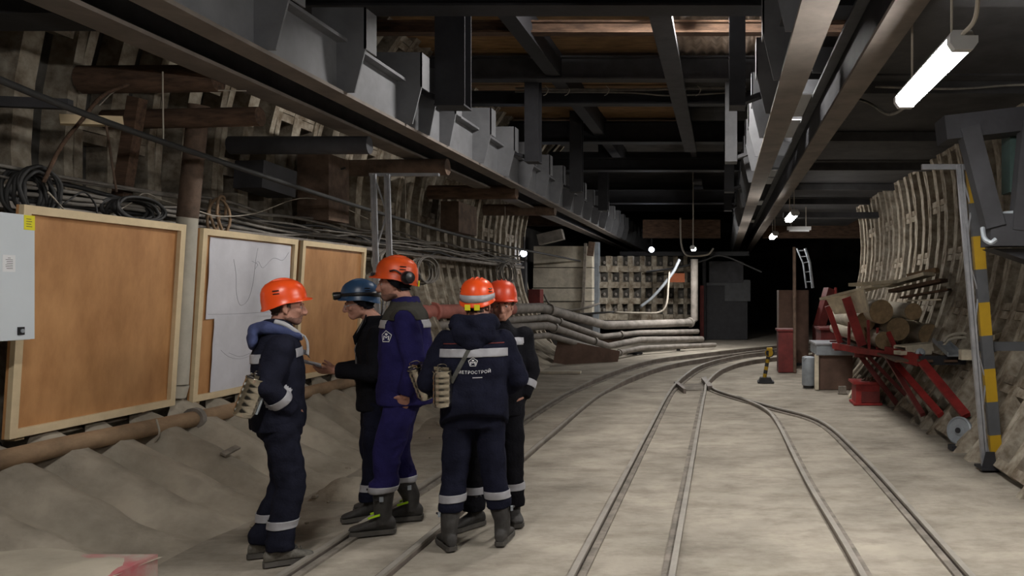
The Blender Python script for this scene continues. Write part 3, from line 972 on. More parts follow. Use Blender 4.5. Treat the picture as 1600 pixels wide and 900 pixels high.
coil((-4.86, 5.36, 2.38), .15, .16, 9, 'round black coil of cable on top of the nearest board', 'cable', 1)
coil((-4.86, 6.30, 2.36), .24, .09, 8, 'flat black coil of cable above the right corner of the nearest board', 'cable', 2)
coil((-4.86, 7.35, 2.42), .10, .17, 3, 'tan looped hose over the middle board', 'tanpipe', 3)
coil((-4.80, 10.9, 2.08), .30, .18, 8, 'dusty grey coil of cable hanging right of the farthest board', 'greycable', 4)
coil((-4.80, 12.3, 2.02), .40, .20, 8, 'dusty grey coil of cable on the wall above the bareheaded gap between workers', 'greycable', 5)
coil((-4.8, 17.0, 2.1), .5, .22, 7, 'tangled grey coil of cable far along the wall by the floodlight', 'greycable', 6)
for k, (ps, lb, m, r) in enumerate((
        ([(75, 300, 5.3), (110, 335, 5.6), (150, 345, 5.9), (200, 320, 6.3), (225, 302, 6.5), (250, 311, 6.6), (283, 322, 6.75), (310, 330, 6.9), (345, 338, 7.2), (400, 333, 7.9), (468, 310, 8.8), (520, 318, 9.6), (575, 342, 10.4)], 'thin pale wire slung in dips along the left wall above the boards', 'wire', .006),
        ([(100, 318, 5.4), (130, 300, 5.7), (148, 318, 5.9), (152, 335, 5.9)], 'thin black wire loop behind the top of the nearest board', 'cable', .007),
        ([(165, 190, 5.9), (172, 235, 6.0), (182, 300, 6.1)], 'slim dark wire hanging down the wall above the nearest board', 'rustpipe', .009),
        ([(68, 285, 5.3), (95, 230, 5.4), (130, 185, 5.6), (160, 150, 5.8), (200, 132, 6.0)], 'bundle of brown cords rising up the wall to the timber props', 'rust_wood', .014),
        ([(155, 165, 5.9), (180, 142, 6.1), (215, 133, 6.25), (300, 140, 6.3), (385, 142, 6.4)], 'pale thread stretched along the round timber props', 'wire', .005),
        ([(470, 345, 9.5), (487, 320, 9.5), (500, 290, 9.5), (520, 270, 9.5), (540, 262, 9.5)], 'dark cord arching over the rusty plate', 'cable', .012))):
    MB().tube(smoothline([P(*p) for p in ps], 5), r, 5).build('loose_wire', m, label=lb, cat='wire', smooth=True)
# thick black cable slung in front of the wall
pts = [(-4.4, 2.5, 3.32), (-4.4, 4.64, 2.972), (-4.4, 6.56, 2.83), (-4.4, 9.9, 2.69), (-4.4, 14.2, 2.61), (-4.3, 18.5, 2.60), (-3.95, 24.6, 2.59), (-2.4, 25.5, 2.62)]
MB().tube(smoothline(pts, 8), .025, 8).build('slung_cable', 'cable', label='thick black cable slung along the tunnel in front of the left wall', cat='cable', smooth=True)
for k, (y, z) in enumerate(((6.0, 2.86), (10.6, 2.67), (15.5, 2.6))):
    MB().tube([(-4.4, y, z), (-4.42, y + .02, 3.42)], .006, 5).build('cable_hanger', 'wire', label='thin wire holding up the thick slung cable, ' + ('nearest', 'middle', 'farthest')[k] + ' of three', cat='wire', group='hangers of the slung cable')

# lattice posts
def lattice(foot, top, w, label, striped):
    t = thing('lattice_post', label, 'post', foot)
    f, tp = Vector(foot), Vector(top)
    d = (tp - f)
    wv = Vector((w, .02, 0))
    for s in (0, 1):
        b = MB()
        if s == 0 or not striped:
            b.bar(f + wv * s, tp + wv * s, .03, .05, (0, 1, 0)).bar(f + wv * s + Vector((.032, -.01, 0)), tp + wv * s + Vector((.032, -.01, 0)), .018, .03, (0, 1, 0))
        else:
            b.bar(f + wv * s, tp + wv * s, .022, .04, (0, 1, 0))
        b.build('upright', 'galv', t)
    n = 7
    for k in range(n):
        a = f + d * ((k + .1) / n) + wv * (0.12 if k % 2 else .9)
        c = f + d * ((k + .95) / n) + wv * (.9 if k % 2 else .12)
        MB().bar(a, c, .008, .03, (0, 1, 0)).build('lacing_bar', 'galv', t)
    if striped:
        n = 9
        for k in range(n):
            a = f + d * (k / n) * .985 + wv * 1.35
            c = f + d * ((k + 1) / n) * .985 + wv * 1.35
            m = 'yellow' if k % 2 == 0 else 'asphalt'
            MB().bar(a, c, .105, .06, (0, 1, 0)).build('stripe', m, t, label='yellow band' if m == 'yellow' else 'charcoal band')
    bb = MB()
    bb.box((f.x - .05, f.y - .09, f.z), (f.x + w + .09, f.y + .12, f.z + .02))
    bb.prism([(f.x - .04, f.y - .07, f.z + .02), (f.x + .10, f.y - .07, f.z + .02), (f.x + .08, f.y - .07, f.z + .17), (f.x + .0, f.y - .07, f.z + .17)], (0, .012, 0))
    bb.build('foot_plate', 'black', t)
    return t


lattice(P(595, 706, 8.0), P(582, 272, 8.0), .135, 'slim galvanised lattice post rising behind the workers', False)
lattice(P(1537, 732, 7.17), P(1497, 258, 7.17), .10, 'tall lattice post with yellow and charcoal bands by the right wall', True)
b = MB().bar(P(1528, 541, 7.3), P(1606, 541, 7.3), .06, .085)
b.build('cross_bar', 'asphalt', label='charcoal bar from the banded post to the right wall', cat='bar')
b = MB().bar(P(1440, 261, 7.25), P(1512, 261, 7.25), .04, .05)
b.build('head_bar', 'galv', label='thin pale bar at the head of the banded post', cat='bar')
b = MB().bar(P(578, 273, 8.05), P(686, 273, 8.05), .05, .03)
b.build('head_bar', 'galv', label='thin bar at the head of the slim galvanised post', cat='bar')

# V-shaped dark hoist frame at the upper right
hf = thing('hoist_frame', 'dark V-shaped steel frame with a box, upper right by the wall', 'frame', P(1560, 350, 6.4))
MB().bar(P(1512, 200, 6.4), P(1552, 355, 6.4), .16, .14, (0, 1, 0)).build('leg', 'hoist', hf)
MB().bar(P(1604, 190, 6.4), P(1588, 360, 6.4), .10, .12, (0, 1, 0)).build('leg', 'hoist', hf)
MB().box(P(1548, 384, 6.35), P(1604, 338, 6.6)).build('box', 'hoist', hf)
MB().bar(P(1545, 336, 6.4), P(1604, 330, 6.4), .05, .03).build('tie_bar', 'zinc', hf)
MB().tube(smoothline([P(1535, 356, 6.3), P(1538, 372, 6.25), P(1548, 379, 6.2), P(1556, 374, 6.2)]), .02, 6).build('hook', 'zinc', hf)
MB().bar(P(1470, 205, 6.5), P(1640, 185, 6.5), .2, .3, (0, 1, 0)).build('head_beam', 'black', hf)
MB().prism([P(1550, 388, 6.45), P(1620, 388, 6.45), P(1620, 412, 6.45)], (0, .25, 0)).build('wing_plate', 'black', hf)
MB().box(P(1578, 300, 6.6), P(1604, 190, 6.8)).build('green_panel', mat('dark_green_paint', (.03, .055, .05), .7), hf)

# ================================================================== right side: timber rack
rk = thing('timber_rack', 'red steel rack along the right wall loaded with logs', 'rack', (2.4, 10.5, .2))


def wallx(z):
    return CX + math.sqrt(RI * RI - (CZ - z) ** 2)


for (a, c, w) in ((P(1303, 540, 12.0), P(1345, 548, 11.0), .09), (P(1345, 548, 11.0), P(1385, 553, 10.2), .08), (P(1385, 550, 10.2), P(1437, 563, 9.45), .15)):
    MB().bar(a, c, .06, w).build('front_rail', 'redpaint', rk)
for (a, c, w) in ((P(1293, 478, 12.0), P(1313, 536, 12.0), .085), (P(1322, 465, 11.2), P(1347, 540, 11.2), .13), (P(1327, 503, 11.8), P(1326, 540, 11.8), .04), (P(1356, 500, 11.0), P(1358, 548, 11.0), .035), (P(1371, 512, 11.0), P(1370, 550, 11.0), .03), (P(1388, 520, 10.5), P(1402, 552, 10.3), .06)):
    MB().bar(a, c, w, .06, (0, 1, 0)).build('stanchion', 'redpaint', rk)
for (a, c, w) in ((P(1340, 550, 11.4), P(1408, 640, 10.9), .07), (P(1352, 552, 11.2), P(1422, 625, 10.8), .05), (P(1385, 556, 10.2), P(1442, 648, 9.3), .06), (P(1397, 565, 10.1), P(1470, 648, 9.0), .08), (P(1441, 566, 9.3), P(1510, 650, 8.4), .10)):
    MB().bar(a, c, w, .06, (0, 1, 0)).build('strut', 'darkred' if w < .08 else 'redpaint', rk)
MB().bar(P(1437, 563, 9.4), (3.0, 9.4, .84), .10, .11).build('cross_beam', 'black', rk)
MB().bar((1.95, 11.2, .76), (2.95, 11.2, .76), .08, .08).build('cross_beam', 'darkred', rk)
MB().bar((1.8, 12.2, .78), (2.95, 12.2, .78), .08, .08).build('cross_beam', 'darkred', rk)
MB().bar((1.9, 13.4, .78), (2.95, 13.4, .78), .08, .08).build('cross_beam', 'darkred', rk)
for x in (2.2, 2.5, 2.8):
    MB().bar((x, 9.3, .835), (x, 13.8, .835), .16, .03).build('deck_plank', 'rust_wood', rk)
random.seed(21)
for (px, py, r, Y, L, lb) in ((1377, 487, .175, 11.0, 3.0, 'large pale log, upper left of the stack on the rack'), (1427, 487, .125, 10.9, 2.6, 'smaller log at the upper right of the stack on the rack'),
                              (1403, 514, .172, 11.1, 2.8, 'thick log in the middle of the stack, end in shadow'), (1452, 523, .165, 11.3, 2.6, 'half hidden log low at the wall side of the stack'),
                              (1381, 532, .13, 10.9, 2.9, 'slim log at the bottom left of the stack on the rack'), (1345, 525, .10, 11.4, 2.6, 'thin pale log at the foot of the red stanchions'),
                              (1352, 503, .15, 11.5, 2.6, 'pale log between the red stanchions and the large log')):
    c = P(px, py, Y)
    t = thing('log', lb, 'log', c, 'logs on the rack')
    n = 18
    rings = []
    for k in range(9):
        yy = L * k / 8
        rings.append([c + Vector((math.cos(2 * PI * j / n) * r * (1 + .05 * noise.noise(Vector((j * .9, k * .6, px)))), yy, math.sin(2 * PI * j / n) * r * (1 + .05 * noise.noise(Vector((j * .9, k * .6, px)))))) for j in range(n)])
    MB().loft(rings, cap=False).build('bark', 'logbark', t, smooth=True)
    for (yy, rg, oo) in ((0, rings[0], -.012), (L, rings[-1], .012)):
        e = MB()
        q = c + Vector((0, yy + oo, 0))
        e.loft([rg, [q + (p - c - Vector((0, yy, 0))) * .97 for p in rg]], cap=False)
        e.add([q + (p - c - Vector((0, yy, 0))) * .97 for p in rg], [list(range(n))])
        e.build('sawn_end', 'logend', t)
# pale board standing on edge against the logs, and loose slabs on top
tb = MB()
tb.prism([P(1291, 468, 11.9), P(1349, 452, 11.0), P(1356, 487, 11.0), P(1303, 490, 11.9)], (.03, .01, -.01))
tb.build('board', 'palewood', label='cream board standing on edge behind the two red stanchions', cat='board')
for k, (a, c, w, h, m, lb) in enumerate(((P(1291, 467, 11.8), P(1372, 447, 11.0), .30, .035, 'palewood', 'long pale slab sloping over the left end of the log stack'), (P(1336, 445, 12.0), P(1405, 440, 11.2), .28, .05, 'palewood', 'pale slab lying on the middle of the log stack'),
                                        (P(1385, 447, 11.5), P(1452, 428, 11.0), .32, .05, 'palewood', 'bright split slab on top of the log stack'), (P(1395, 455, 11.3), P(1475, 438, 10.9), .40, .05, 'rust_wood', 'dark weathered slab on top of the log stack'),
                                        (P(1420, 432, 11.6), P(1465, 422, 11.4), .26, .07, 'tanpipe', 'curled brown slab, topmost on the log stack'), (P(1410, 465, 11.2), P(1484, 452, 10.9), .35, .03, 'rust_wood', 'dark slab under the bright split slab'),
                                        (P(1415, 470, 11.0), P(1470, 468, 10.9), .18, .02, 'palewood', 'thin pale strip sticking out below the dark slabs'))):
    MB().bar(a, c, w, h).build('slab', m, label=lb, cat='slab', group='split slabs on the log stack')
# scrap at the near end of the rack
def channel(a, c, w, h, m, label, up=(0, 0, 1)):
    t = MB()
    a, c = Vector(a), Vector(c)
    d = (c - a).normalized()
    u = Vector(up)
    r = d.cross(u).normalized()
    u = r.cross(d)
    t.bar(a, c, w, .02, up)
    for s in (-1, 1):
        t.bar(a + r * (s * w / 2) + u * (h / 2), c + r * (s * w / 2) + u * (h / 2), .018, h, up)
    return t.build('scrap_channel', m, label=label, cat='scrap', group='scrap metal on the near end of the rack')


channel(P(1406, 541, 9.9), P(1458, 536, 10.2), .22, -.09, 'palewood', 'pale channel scrap lying against the logs on the rack')
channel(P(1468, 534, 9.9), P(1492, 556, 9.2), .17, .05, 'zinc', 'pale grey channel scrap tilted down toward the rack edge')
channel(P(1402, 553, 9.7), P(1450, 552, 9.9), .14, .04, 'palewood', 'low pale channel scrap along the red front of the rack')
channel(P(1545, 530, 8.6), P(1572, 520, 9.0), .12, .05, 'palewood', 'pale scrap stub behind the banded post')
channel(P(1548, 548, 8.6), P(1592, 550, 8.9), .08, .04, 'zinc', 'narrow scrap channel right of the banded post')
pts = [P(1474, 534, 9.7), P(1482, 525, 9.75), P(1500, 521, 9.8), P(1530, 523, 9.9)]
b = MB()
for s, h in ((0, .02), (.055, .02)):
    b.tube([p + Vector((0, 0, -s)) for p in smoothline(pts, 6)], h, 8)
b.build('curved_rail', 'concrete', label='curved pale rail piece lying on the rack beside the banded post', cat='scrap', smooth=True)
b = MB()
b.lathe([(.0, 0), (.06, 0), (.06, .05), (.025, .06), (.025, .12), (0, .12)], P(1437, 552, 9.55), (0, -1, .2), 12)
b.build('fitting', 'zinc', label='small round pipe fitting among the scrap on the rack', cat='scrap', smooth=True, sharp=.6)
b = MB().bar(P(1508, 562, 9.0), P(1508, 546, 9.0), .12, .12, (0, 1, 0))
b.build('scrap_block', 'palewood', label='small upright block at the end of the rack near the banded post', cat='scrap')

# red box, brown crate, canister, red bins, pole
rb = thing('red_box', 'red steel box with a wide rim on the floor below the rack', 'box', (2.16, 11.5, 0))
for (lo, hi) in (((1.99, 11.3, .02), (2.34, 11.68, .31)),):
    MB().box(lo, hi).build('body', 'redpaint', rb)
MB().box((1.945, 11.25, .31), (2.385, 11.73, .345)).build('rim', 'redpaint', rb)
MB().box((1.955, 11.27, 0), (2.375, 11.71, .03)).build('plinth', 'redpaint', rb)
MB().box((2.07, 11.285, .04), (2.33, 11.3, .20)).build('front_panel', 'darkred', rb)
b = MB()
for k in range(9):
    b.bar((2.1 + .02 * k, 11.4 + .03 * (k % 3), .345), (2.13 + .02 * k, 11.45, .37 + .01 * (k % 4)), .03, .02)
b.build('scrap_fill', 'rust_wood', rb)
bx = thing('crate', 'brown crate with a grey lid rim and pale front edge, left of the red box', 'crate', (1.95, 13.4, 0))
MB().box((1.66, 13.1, 0), (2.25, 13.9, .60)).build('body', 'brownbox', bx)
MB().box((1.62, 13.04, .60), (2.27, 13.95, .77)).build('upper_tray', 'zinc', bx)
MB().box((1.60, 13.02, .77), (2.28, 13.97, .795)).build('rim', 'galv', bx)
MB().box((1.61, 13.05, .59), (2.28, 13.1, .612)).build('edge_strip', 'galv', bx)
MB().box((1.595, 13.05, 0), (1.66, 13.14, .60)).build('corner_post', 'palewood', bx)
cn = thing('canister', 'grey metal canister standing left of the brown crate', 'canister', (1.53, 13.4, 0))
MB().lathe([(.0, .04), (.12, .04), (.125, .06), (.125, .50), (.11, .53), (.06, .545), (0, .545)], (1.53, 13.4, 0), n=18).build('body', 'zinc', cn, smooth=True, sharp=.6)
MB().lathe([(.105, 0), (.105, .05), (.0, .05)], (1.53, 13.4, 0), n=18).build('base_ring', 'blackplastic', cn)
MB().tube([(1.42, 13.28, .48), (1.40, 13.26, .54), (1.47, 13.26, .56)], .01, 6).build('handle', 'zinc', cn)
b = MB().box((1.93, 12.55, .01), (2.05, 12.63, .12)).box((1.915, 12.53, 0), (2.065, 12.65, .015))
b.build('floor_unit', 'groove', label='small dark metal unit on the floor in front of the crate', cat='unit')
b = MB().bar((2.02, 12.1, .012), (2.16, 12.5, .10), .03, .025)
b.build('wood_stick', 'palewood', label='short stick leaning on the floor beside the red box', cat='stick')
for (x0, x1, y0, y1, zz, m, lb) in ((1.18, 1.50, 15.9, 16.4, .86, 'darkred', 'tall dark red bin behind the striped signal stand'), (1.95, 2.5, 15.0, 15.8, .93, 'darkred', 'dark red chest behind the brown crate')):
    t = thing('red_bin', lb, 'bin', ((x0 + x1) / 2, (y0 + y1) / 2, 0))
    MB().box((x0, y0, 0), (x1, y1, zz)).build('body', m, t)
    MB().box((x0 - .03, y0 - .03, zz), (x1 + .03, y1 + .03, zz + .04)).build('lid', m, t)
t = thing('brown_cabinet', 'dark brown cabinet at the end of the tracks, behind the red bin', 'cabinet', (1.6, 17.6, 0))
MB().box((1.30, 17.4, .06), (1.98, 18.0, 1.72)).build('body', 'brownbox', t)
MB().box((1.32, 17.38, .1), (1.63, 17.4, 1.68)).build('door', 'brownbox', t)
MB().box((1.65, 17.38, .1), (1.96, 17.4, 1.68)).build('door', 'brownbox', t)
MB().box((1.30, 17.4, 0), (1.98, 18.0, .06)).build('plinth', 'black', t)
t = thing('red_gas_trolley', 'dark red machine with a slanted arm beside the brown cabinet', 'machine', (2.35, 17.2, 0))
MB().box((2.1, 17.0, 0), (2.6, 17.7, .9)).build('body', 'darkred', t)
MB().bar((2.2, 17.2, .9), (2.45, 17.3, 1.75), .22, .2).build('arm', 'darkred', t)
MB().tube([(2.55, 17.2, .9), (2.57, 17.2, 1.78)], .03, 8).build('pipe', 'redpaint', t)
b = MB().tube([P(1242, 582, 15.85) * 1.0, P(1241, 386, 15.85)], .035, 10)
b.build('pole', 'rustpipe', label='thin rusty pole in front of the brown cabinet', cat='pole')
t = thing('wall_ladder', 'pale ladder rising in the dark behind the rusty pole', 'ladder', P(1268, 440, 18.2))
ra, rbp = [P(1258, 388, 18.2), P(1265, 410, 18.2), P(1270, 450, 18.2)], [P(1245, 388, 18.2), P(1255, 412, 18.2), P(1260, 450, 18.2)]
MB().tube(ra, .035, 6).build('side_rail', 'zinc', t)
MB().tube(rbp, .02, 6).build('side_rail', 'zinc', t)
for k in range(5):
    u = k / 5 + .08
    i = 0 if u < .5 else 1
    f = (u - .5 * i) * 2
    MB().tube([ra[i].lerp(ra[i + 1], f), rbp[i].lerp(rbp[i + 1], f)], .014, 5).build('rung', 'zinc', t)

# striped signal stand
sg = thing('signal_stand', 'yellow and black striped signal stand on the floor by the points', 'stand', (.80, 14.1, 0))
MB().box((.66, 13.98, 0), (.96, 14.26, .03)).build('base', 'black', sg)
MB().prism([(.68, 14.0, .03), (.93, 14.0, .03), (.90, 14.0, .10), (.71, 14.0, .10)], (0, .2, 0)).build('base', 'black', sg)
f, tpp = Vector((.79, 14.1, .10)), Vector((.86, 14.1, .50))
for k in range(6):
    MB().tube([f.lerp(tpp, k / 6), f.lerp(tpp, (k + 1) / 6)], .036, 10).build('stripe', 'yellow' if k % 2 == 0 else 'black', sg)
MB().lathe([(.0, -.05), (.075, -.05), (.085, -.03), (.085, .03), (.075, .05), (0, .05)], (.885, 14.1, .555), (.3, -1, 0), 14).build('head', 'black', sg)
MB().lathe([(.04, -.062), (.075, -.058), (.075, -.048), (.04, -.048)], (.885, 14.1, .555), (.3, 1, 0), 14).build('yellow_ring', 'yellow', sg)
MB().box((.83, 14.02, .60), (.93, 14.16, .645)).build('yellow_cap', 'yellow', sg)

# steel disc leaning at the foot of the right wall
dw = thing('steel_disc', 'grey steel disc wheel leaning on the floor left of the banded post', 'wheel', (2.50, 8.2, .03))
c = Vector((2.54, 8.15, .195))
ax = Vector((-.75, -.62, .2))
MB().lathe([(.0, -.03), (.13, -.03), (.15, -.02), (.15, .012), (.135, .02), (.125, .005), (.06, .005), (.045, .02), (0, .02)], c, ax, 24).build('disc', 'zinc', dw, smooth=True, sharp=.5)
MB().lathe([(.02, .018), (.03, .018), (.03, .035), (0, .035)], c, ax, 12).build('hub', 'black', dw)
MB().box((2.42, 8.02, 0), (2.62, 8.16, .05)).build('wedge', 'black', dw)

# ================================================================== far end of the tunnel
# pipes along the left wall bending toward the middle
def pipe(pts, r, m, label, collars=()):
    t = thing('pipe', label, 'pipe', pts[0], 'pipes bending round at the end of the left wall')
    pts = [Vector(p) for p in pts]
    MB().tube(pts, r, 12).build('length', m, t, smooth=True, sharp=.7)
    for (i, f) in collars:
        a = pts[i].lerp(pts[i + 1], f)
        d = (pts[i + 1] - pts[i]).normalized()
        MB().tube([a - d * .035, a + d * .035], r * 1.35, 12).build('collar', m, t, smooth=True, sharp=.7)


pipe([P(600, 489, 12.5), P(660, 488, 13.3), P(800, 483, 16.3)], .13, 'redpipe', 'thick dusty red pipe behind the workers, leading into the bending bundle', ((1, .1),))
pipe([P(800, 483, 16.3), P(845, 481, 17.6), P(945, 508, 20.2), P(965, 508, 20.6), P(1078, 504, 23.0), P(1085, 500, 23.2), P(1085, 405, 23.2)], .115, 'greypipe', 'thick dusty pipe, top of the bending bundle, rising at its far end', ((1, .12), (4, .05)))
pipe([P(640, 512, 13.0), P(855, 496, 17.6), P(940, 526, 20.0), P(1000, 520, 21.2), P(1090, 518, 23.2)], .075, 'greypipe', 'second pipe from the top in the bending pipe bundle', ((1, .2), (2, .5)))
pipe([P(640, 520, 13.2), P(856, 509, 17.4), P(950, 541, 19.6), P(1000, 531, 21.0), P(1097, 530, 23.2)], .088, 'greypipe', 'third pipe from the top, pale, in the bending pipe bundle', ((1, .1), (1, .75)))
pipe([P(640, 545, 13.4), P(856, 524, 17.2), P(960, 553, 19.0), P(1000, 544, 20.4), P(1117, 539, 22.6)], .068, 'greypipe', 'lowest pipe in the bending pipe bundle', ((2, .2),))
pipe([P(640, 505, 14.5), P(760, 497, 16.5), P(850, 503, 18.2), P(955, 533, 20.6), P(1080, 524, 23.6)], .07, 'rustpipe', 'thin brown pipe half hidden inside the bending bundle')
for (px, py, Y, lb) in ((905, 552, 18.6, 'left'), (992, 548, 20.4, 'middle'), (1060, 540, 21.8, 'right')):
    c = P(px, py, Y)
    b = MB().box((c.x - .05, c.y - .1, 0), (c.x + .05, c.y + .1, c.z - .05)).box((c.x - .2, c.y - .1, c.z - .09), (c.x + .2, c.y + .1, c.z - .04))
    b.build('pipe_support', 'black', label='dark steel support under the bending pipes, ' + lb + ' of three', cat='support', group='supports of the bending pipes')
MB().bar(P(868, 548, 17.6), P(965, 566, 18.4), .02, .55).build('steel_sheet', 'brownbox', label='brown sheet leaning under the bending pipes', cat='sheet')
b = MB().box((-4.05, 15.6, 0), (-2.9, 15.72, .05))
b.build('kerb_bar', 'concrete', label='low pale bar lying on the floor before the bending pipes', cat='bar')
b = MB().box((-4.08, 15.2, 0), (-4.02, 15.26, .30))
b.build('marker_peg', 'yellow', label='tiny yellow peg standing at the left end of the low bar', cat='peg')
# concrete slab wall closing the side adit
sw = thing('slab_wall', 'pale wall of stacked concrete slabs at the end of the left wall', 'wall', P(880, 560, 22.5))
rows = [(384, 418), (418, 450), (450, 471), (471, 492)]
for k, (ya, yb) in enumerate(rows):
    for (xa, xb) in ((834 - k, 911), (912, 925)):
        a, c = P(xa, yb - .7, 22.5), P(xb, ya + .7, 22.5)
        MB().box((a.x, 22.5 + random.uniform(-.03, .03), a.z), (c.x, 22.9, c.z)).build('slab', 'concrete', sw)
MB().box((P(834, 0, 22.9).x, 22.9, 0), (P(925, 0, 22.9).x, 23.1, 3.0)).build('backing', 'darkwall', sw)
MB().bar(P(910, 500, 22.45), P(915, 380, 22.45), .08, .06, (0, 1, 0)).build('post', 'groove', sw)
MB().bar(P(922, 400, 22.2), P(925, 378, 22.2), .18, .1, (0, 1, 0)).build('wedge', 'rustpipe', sw)
MB().bar(P(842, 375, 22.0), P(880, 366, 22.0), .3, .3).build('lintel', 'greypipe', sw)
# far lining turned toward the viewer: hoops and cross flanges with dark pockets
fw = bpy.data.objects.new('wall_bend', None)
COL.objects.link(fw)
fw['kind'] = 'structure'
fw.location = (0, 0, 0)
OFF[fw.name] = Vector((0, 0, 0))
cxs = [928, 947, 965, 981, 1000, 1018, 1036, 1052, 1068, 1082]
for i in range(len(cxs) - 1):
    Ya = 23.4 + i * .38
    for (ya, yb) in ((400, 425), (425, 450), (450, 475), (475, 500)):
        a, c = P(cxs[i], yb, Ya), P(cxs[i + 1], ya, Ya)
        b = MB()
        w = (c.x - a.x)
        bow = lambda z: .10 * ((z - 1.6) ** 2)
        b.m(0).box((a.x, Ya + .35 - .0, a.z), (c.x, Ya + .42, c.z))
        b.m(1).box((a.x, Ya - bow(a.z), a.z), (a.x + w * .42, Ya + .36, c.z)).box((a.x + w * .42, Ya - bow(a.z), a.z), (c.x, Ya + .36, a.z + .19))
        b.m(2).ball((a.x + w * .70, Ya + .33, a.z + .30), (.05, .04, .06), 6, 4)
        b.build('lining_segment', ['pan', 'flange', 'greypipe'], fw)
b = MB().box((P(923, 0, 23.3).x, 23.2, 0.2), (P(936, 0, 23.3).x, 23.5, 3.2))
b.build('bluish_jamb', 'zinc', label='bluish grey steel upright at the right edge of the slab wall', cat='post')
MB().box(P(1047, 441, 24.0), P(1070, 427, 24.05)).build('sign_plate', mat('orange_brown_plate', (.34, .09, .03), .7), label='small blank orange-brown plate on the far lining', cat='plate')
MB().tube(smoothline([P(1000, 480, 22.6), P(1022, 462, 22.6), P(1050, 428, 22.6), P(1062, 405, 22.6)]), .045, 8).build('hose', 'zinc', label='pale hose slanting across the far lining', cat='hose', smooth=True)
MB().tube(smoothline([P(960, 488, 22.4), P(1000, 489, 22.4), P(1030, 488, 22.4), P(1041, 476, 22.4), P(1044, 450, 22.5), P(1046, 425, 22.6)]), .03, 8).build('hose', 'wire', label='grey hose looping up across the far lining', cat='hose', smooth=True)
MB().tube(smoothline([P(850, 460, 21.8), P(862, 478, 21.8), P(890, 485, 21.8), P(915, 481, 21.8), P(937, 474, 22.0)]), .035, 8).build('hose', 'greycable', label='sagging hose before the slab wall', cat='hose', smooth=True)
MB().tube(smoothline([P(845, 490, 21.6), P(900, 491, 21.8), P(960, 487, 22.0)]), .028, 8).build('hose', 'cable', label='dark hose lying along the top of the bending pipes', cat='hose', smooth=True)
MB().box(P(826, 474, 20.5), P(849, 452, 20.9)).build('red_switchbox', 'darkred', label='small dark red box on a post left of the slab wall', cat='box')
MB().box(P(808, 480, 20.3), P(824, 400, 20.5)).build('door_post', 'beam', label='dark upright left of the slab wall below the floodlight', cat='post')
# dark equipment in the middle distance
t = thing('steel_shield', 'large dark steel machine blocking the middle of the far tunnel', 'machine', (-.1, 27, 0))
MB().box((-.55, 26.8, 0), (.9, 29, 2.0)).build('body', 'black', t)
MB().box((-.45, 26.7, 2.0), (.75, 28.8, 2.75)).build('cab', 'beam', t)
MB().box((.1, 26.75, 1.35), (1.0, 26.8, 2.1)).build('panel', 'asphalt', t)
MB().box((-.55, 26.74, 1.9), (.95, 26.8, 2.0)).build('rim', 'asphalt', t)
MB().tube([(-.62, 26.6, 0), (-.62, 26.6, 2.9)], .07, 8).build('post', 'beam', t)
MB().box((-.75, 26.0, .0), (-.62, 26.3, 1.9)).build('red_upright', 'darkred', t)
b = MB().bar((-3.4, 25.4, 2.95), (.9, 25.4, 2.95), .12, .14)
b.build('gantry_bar', 'black', label='dark bar across the tunnel below the far floodlights', cat='bar')
b = MB().tube(smoothline([P(1010, 425, 24.6), P(1060, 418, 24.6), P(1100, 407, 24.6), P(1130, 400, 24.6), P(1190, 425, 24.6)]), .03, 6)
b.build('far_cable', 'cable', label='dark cable sagging under the far bar', cat='cable')
for (px, py, Y, lb) in ((818, 396, 20.2, 'bluish white floodlight at the end of the left wall'), (1018, 390, 25.0, 'small bluish floodlight on the far dark bar')):
    c = P(px, py, Y)
    t = thing('floodlight', lb, 'lamp', c, 'far floodlights')
    MB().lathe([(0, .12), (.09, .12), (.11, .02), (.11, 0), (.0, 0)], c, (0, 1, .1), 14).build('housing', 'black', t)
    MB().lathe([(0, 0), (.085, 0), (.07, -.02), (0, -.03)], c, (0, 1, .1), 14).build('lens', 'flood_glow', t)
    MB().tube([c + Vector((0, .06, .1)), c + Vector((0, .06, .45))], .02, 6).build('bracket', 'black', t)
strip_lamp(tuple(P(1083, 389, 21.5)), 'short glowing lamp among cables above the dark machine', .7, glow='lamp_glow_end', stub=False, hang=2.72)
MB().tube(smoothline([P(1063, 340, 24.5), P(1064, 375, 24.5), P(1068, 393, 24.5), P(1078, 400, 24.5), P(1105, 398, 24.5), P(1115, 388, 24.5)]), .03, 6).build('looped_cable', 'wire', label='pale cable looping beneath the short far lamp', cat='cable', smooth=True)
# ================================================================== people
def dup_eval(o):
    dg = bpy.context.evaluated_depsgraph_get()
    return bpy.data.meshes.new_from_object(o.evaluated_get(dg))


def remeshed(mb, name, matname, parent, voxel, smooth_it=4, disp=None, fac=.5, label=None):
    """fuse the closed shells of mb into one continuous skin"""
    me = mb.mesh(name + '_src', matname)
    o = bpy.data.objects.new(name, me)
    COL.objects.link(o)
    r = o.modifiers.new('r', 'REMESH'); r.mode = 'VOXEL'; r.voxel_size = voxel
    s = o.modifiers.new('s', 'SMOOTH'); s.factor = fac; s.iterations = smooth_it
    m2 = dup_eval(o)
    o.modifiers.clear()
    o.data = m2
    bpy.data.meshes.remove(me)
    m2.name = name
    if not m2.materials:
        m2.materials.append(M[matname])
    if disp:
        nr = [v.normal.copy() for v in m2.vertices]
        for v, n in zip(m2.vertices, nr):
            v.co += n * disp(v.co)
    m2.polygons.foreach_set('use_smooth', [True] * len(m2.polygons))
    m2.update()
    o.parent = parent
    if label: o['label'] = label
    return o


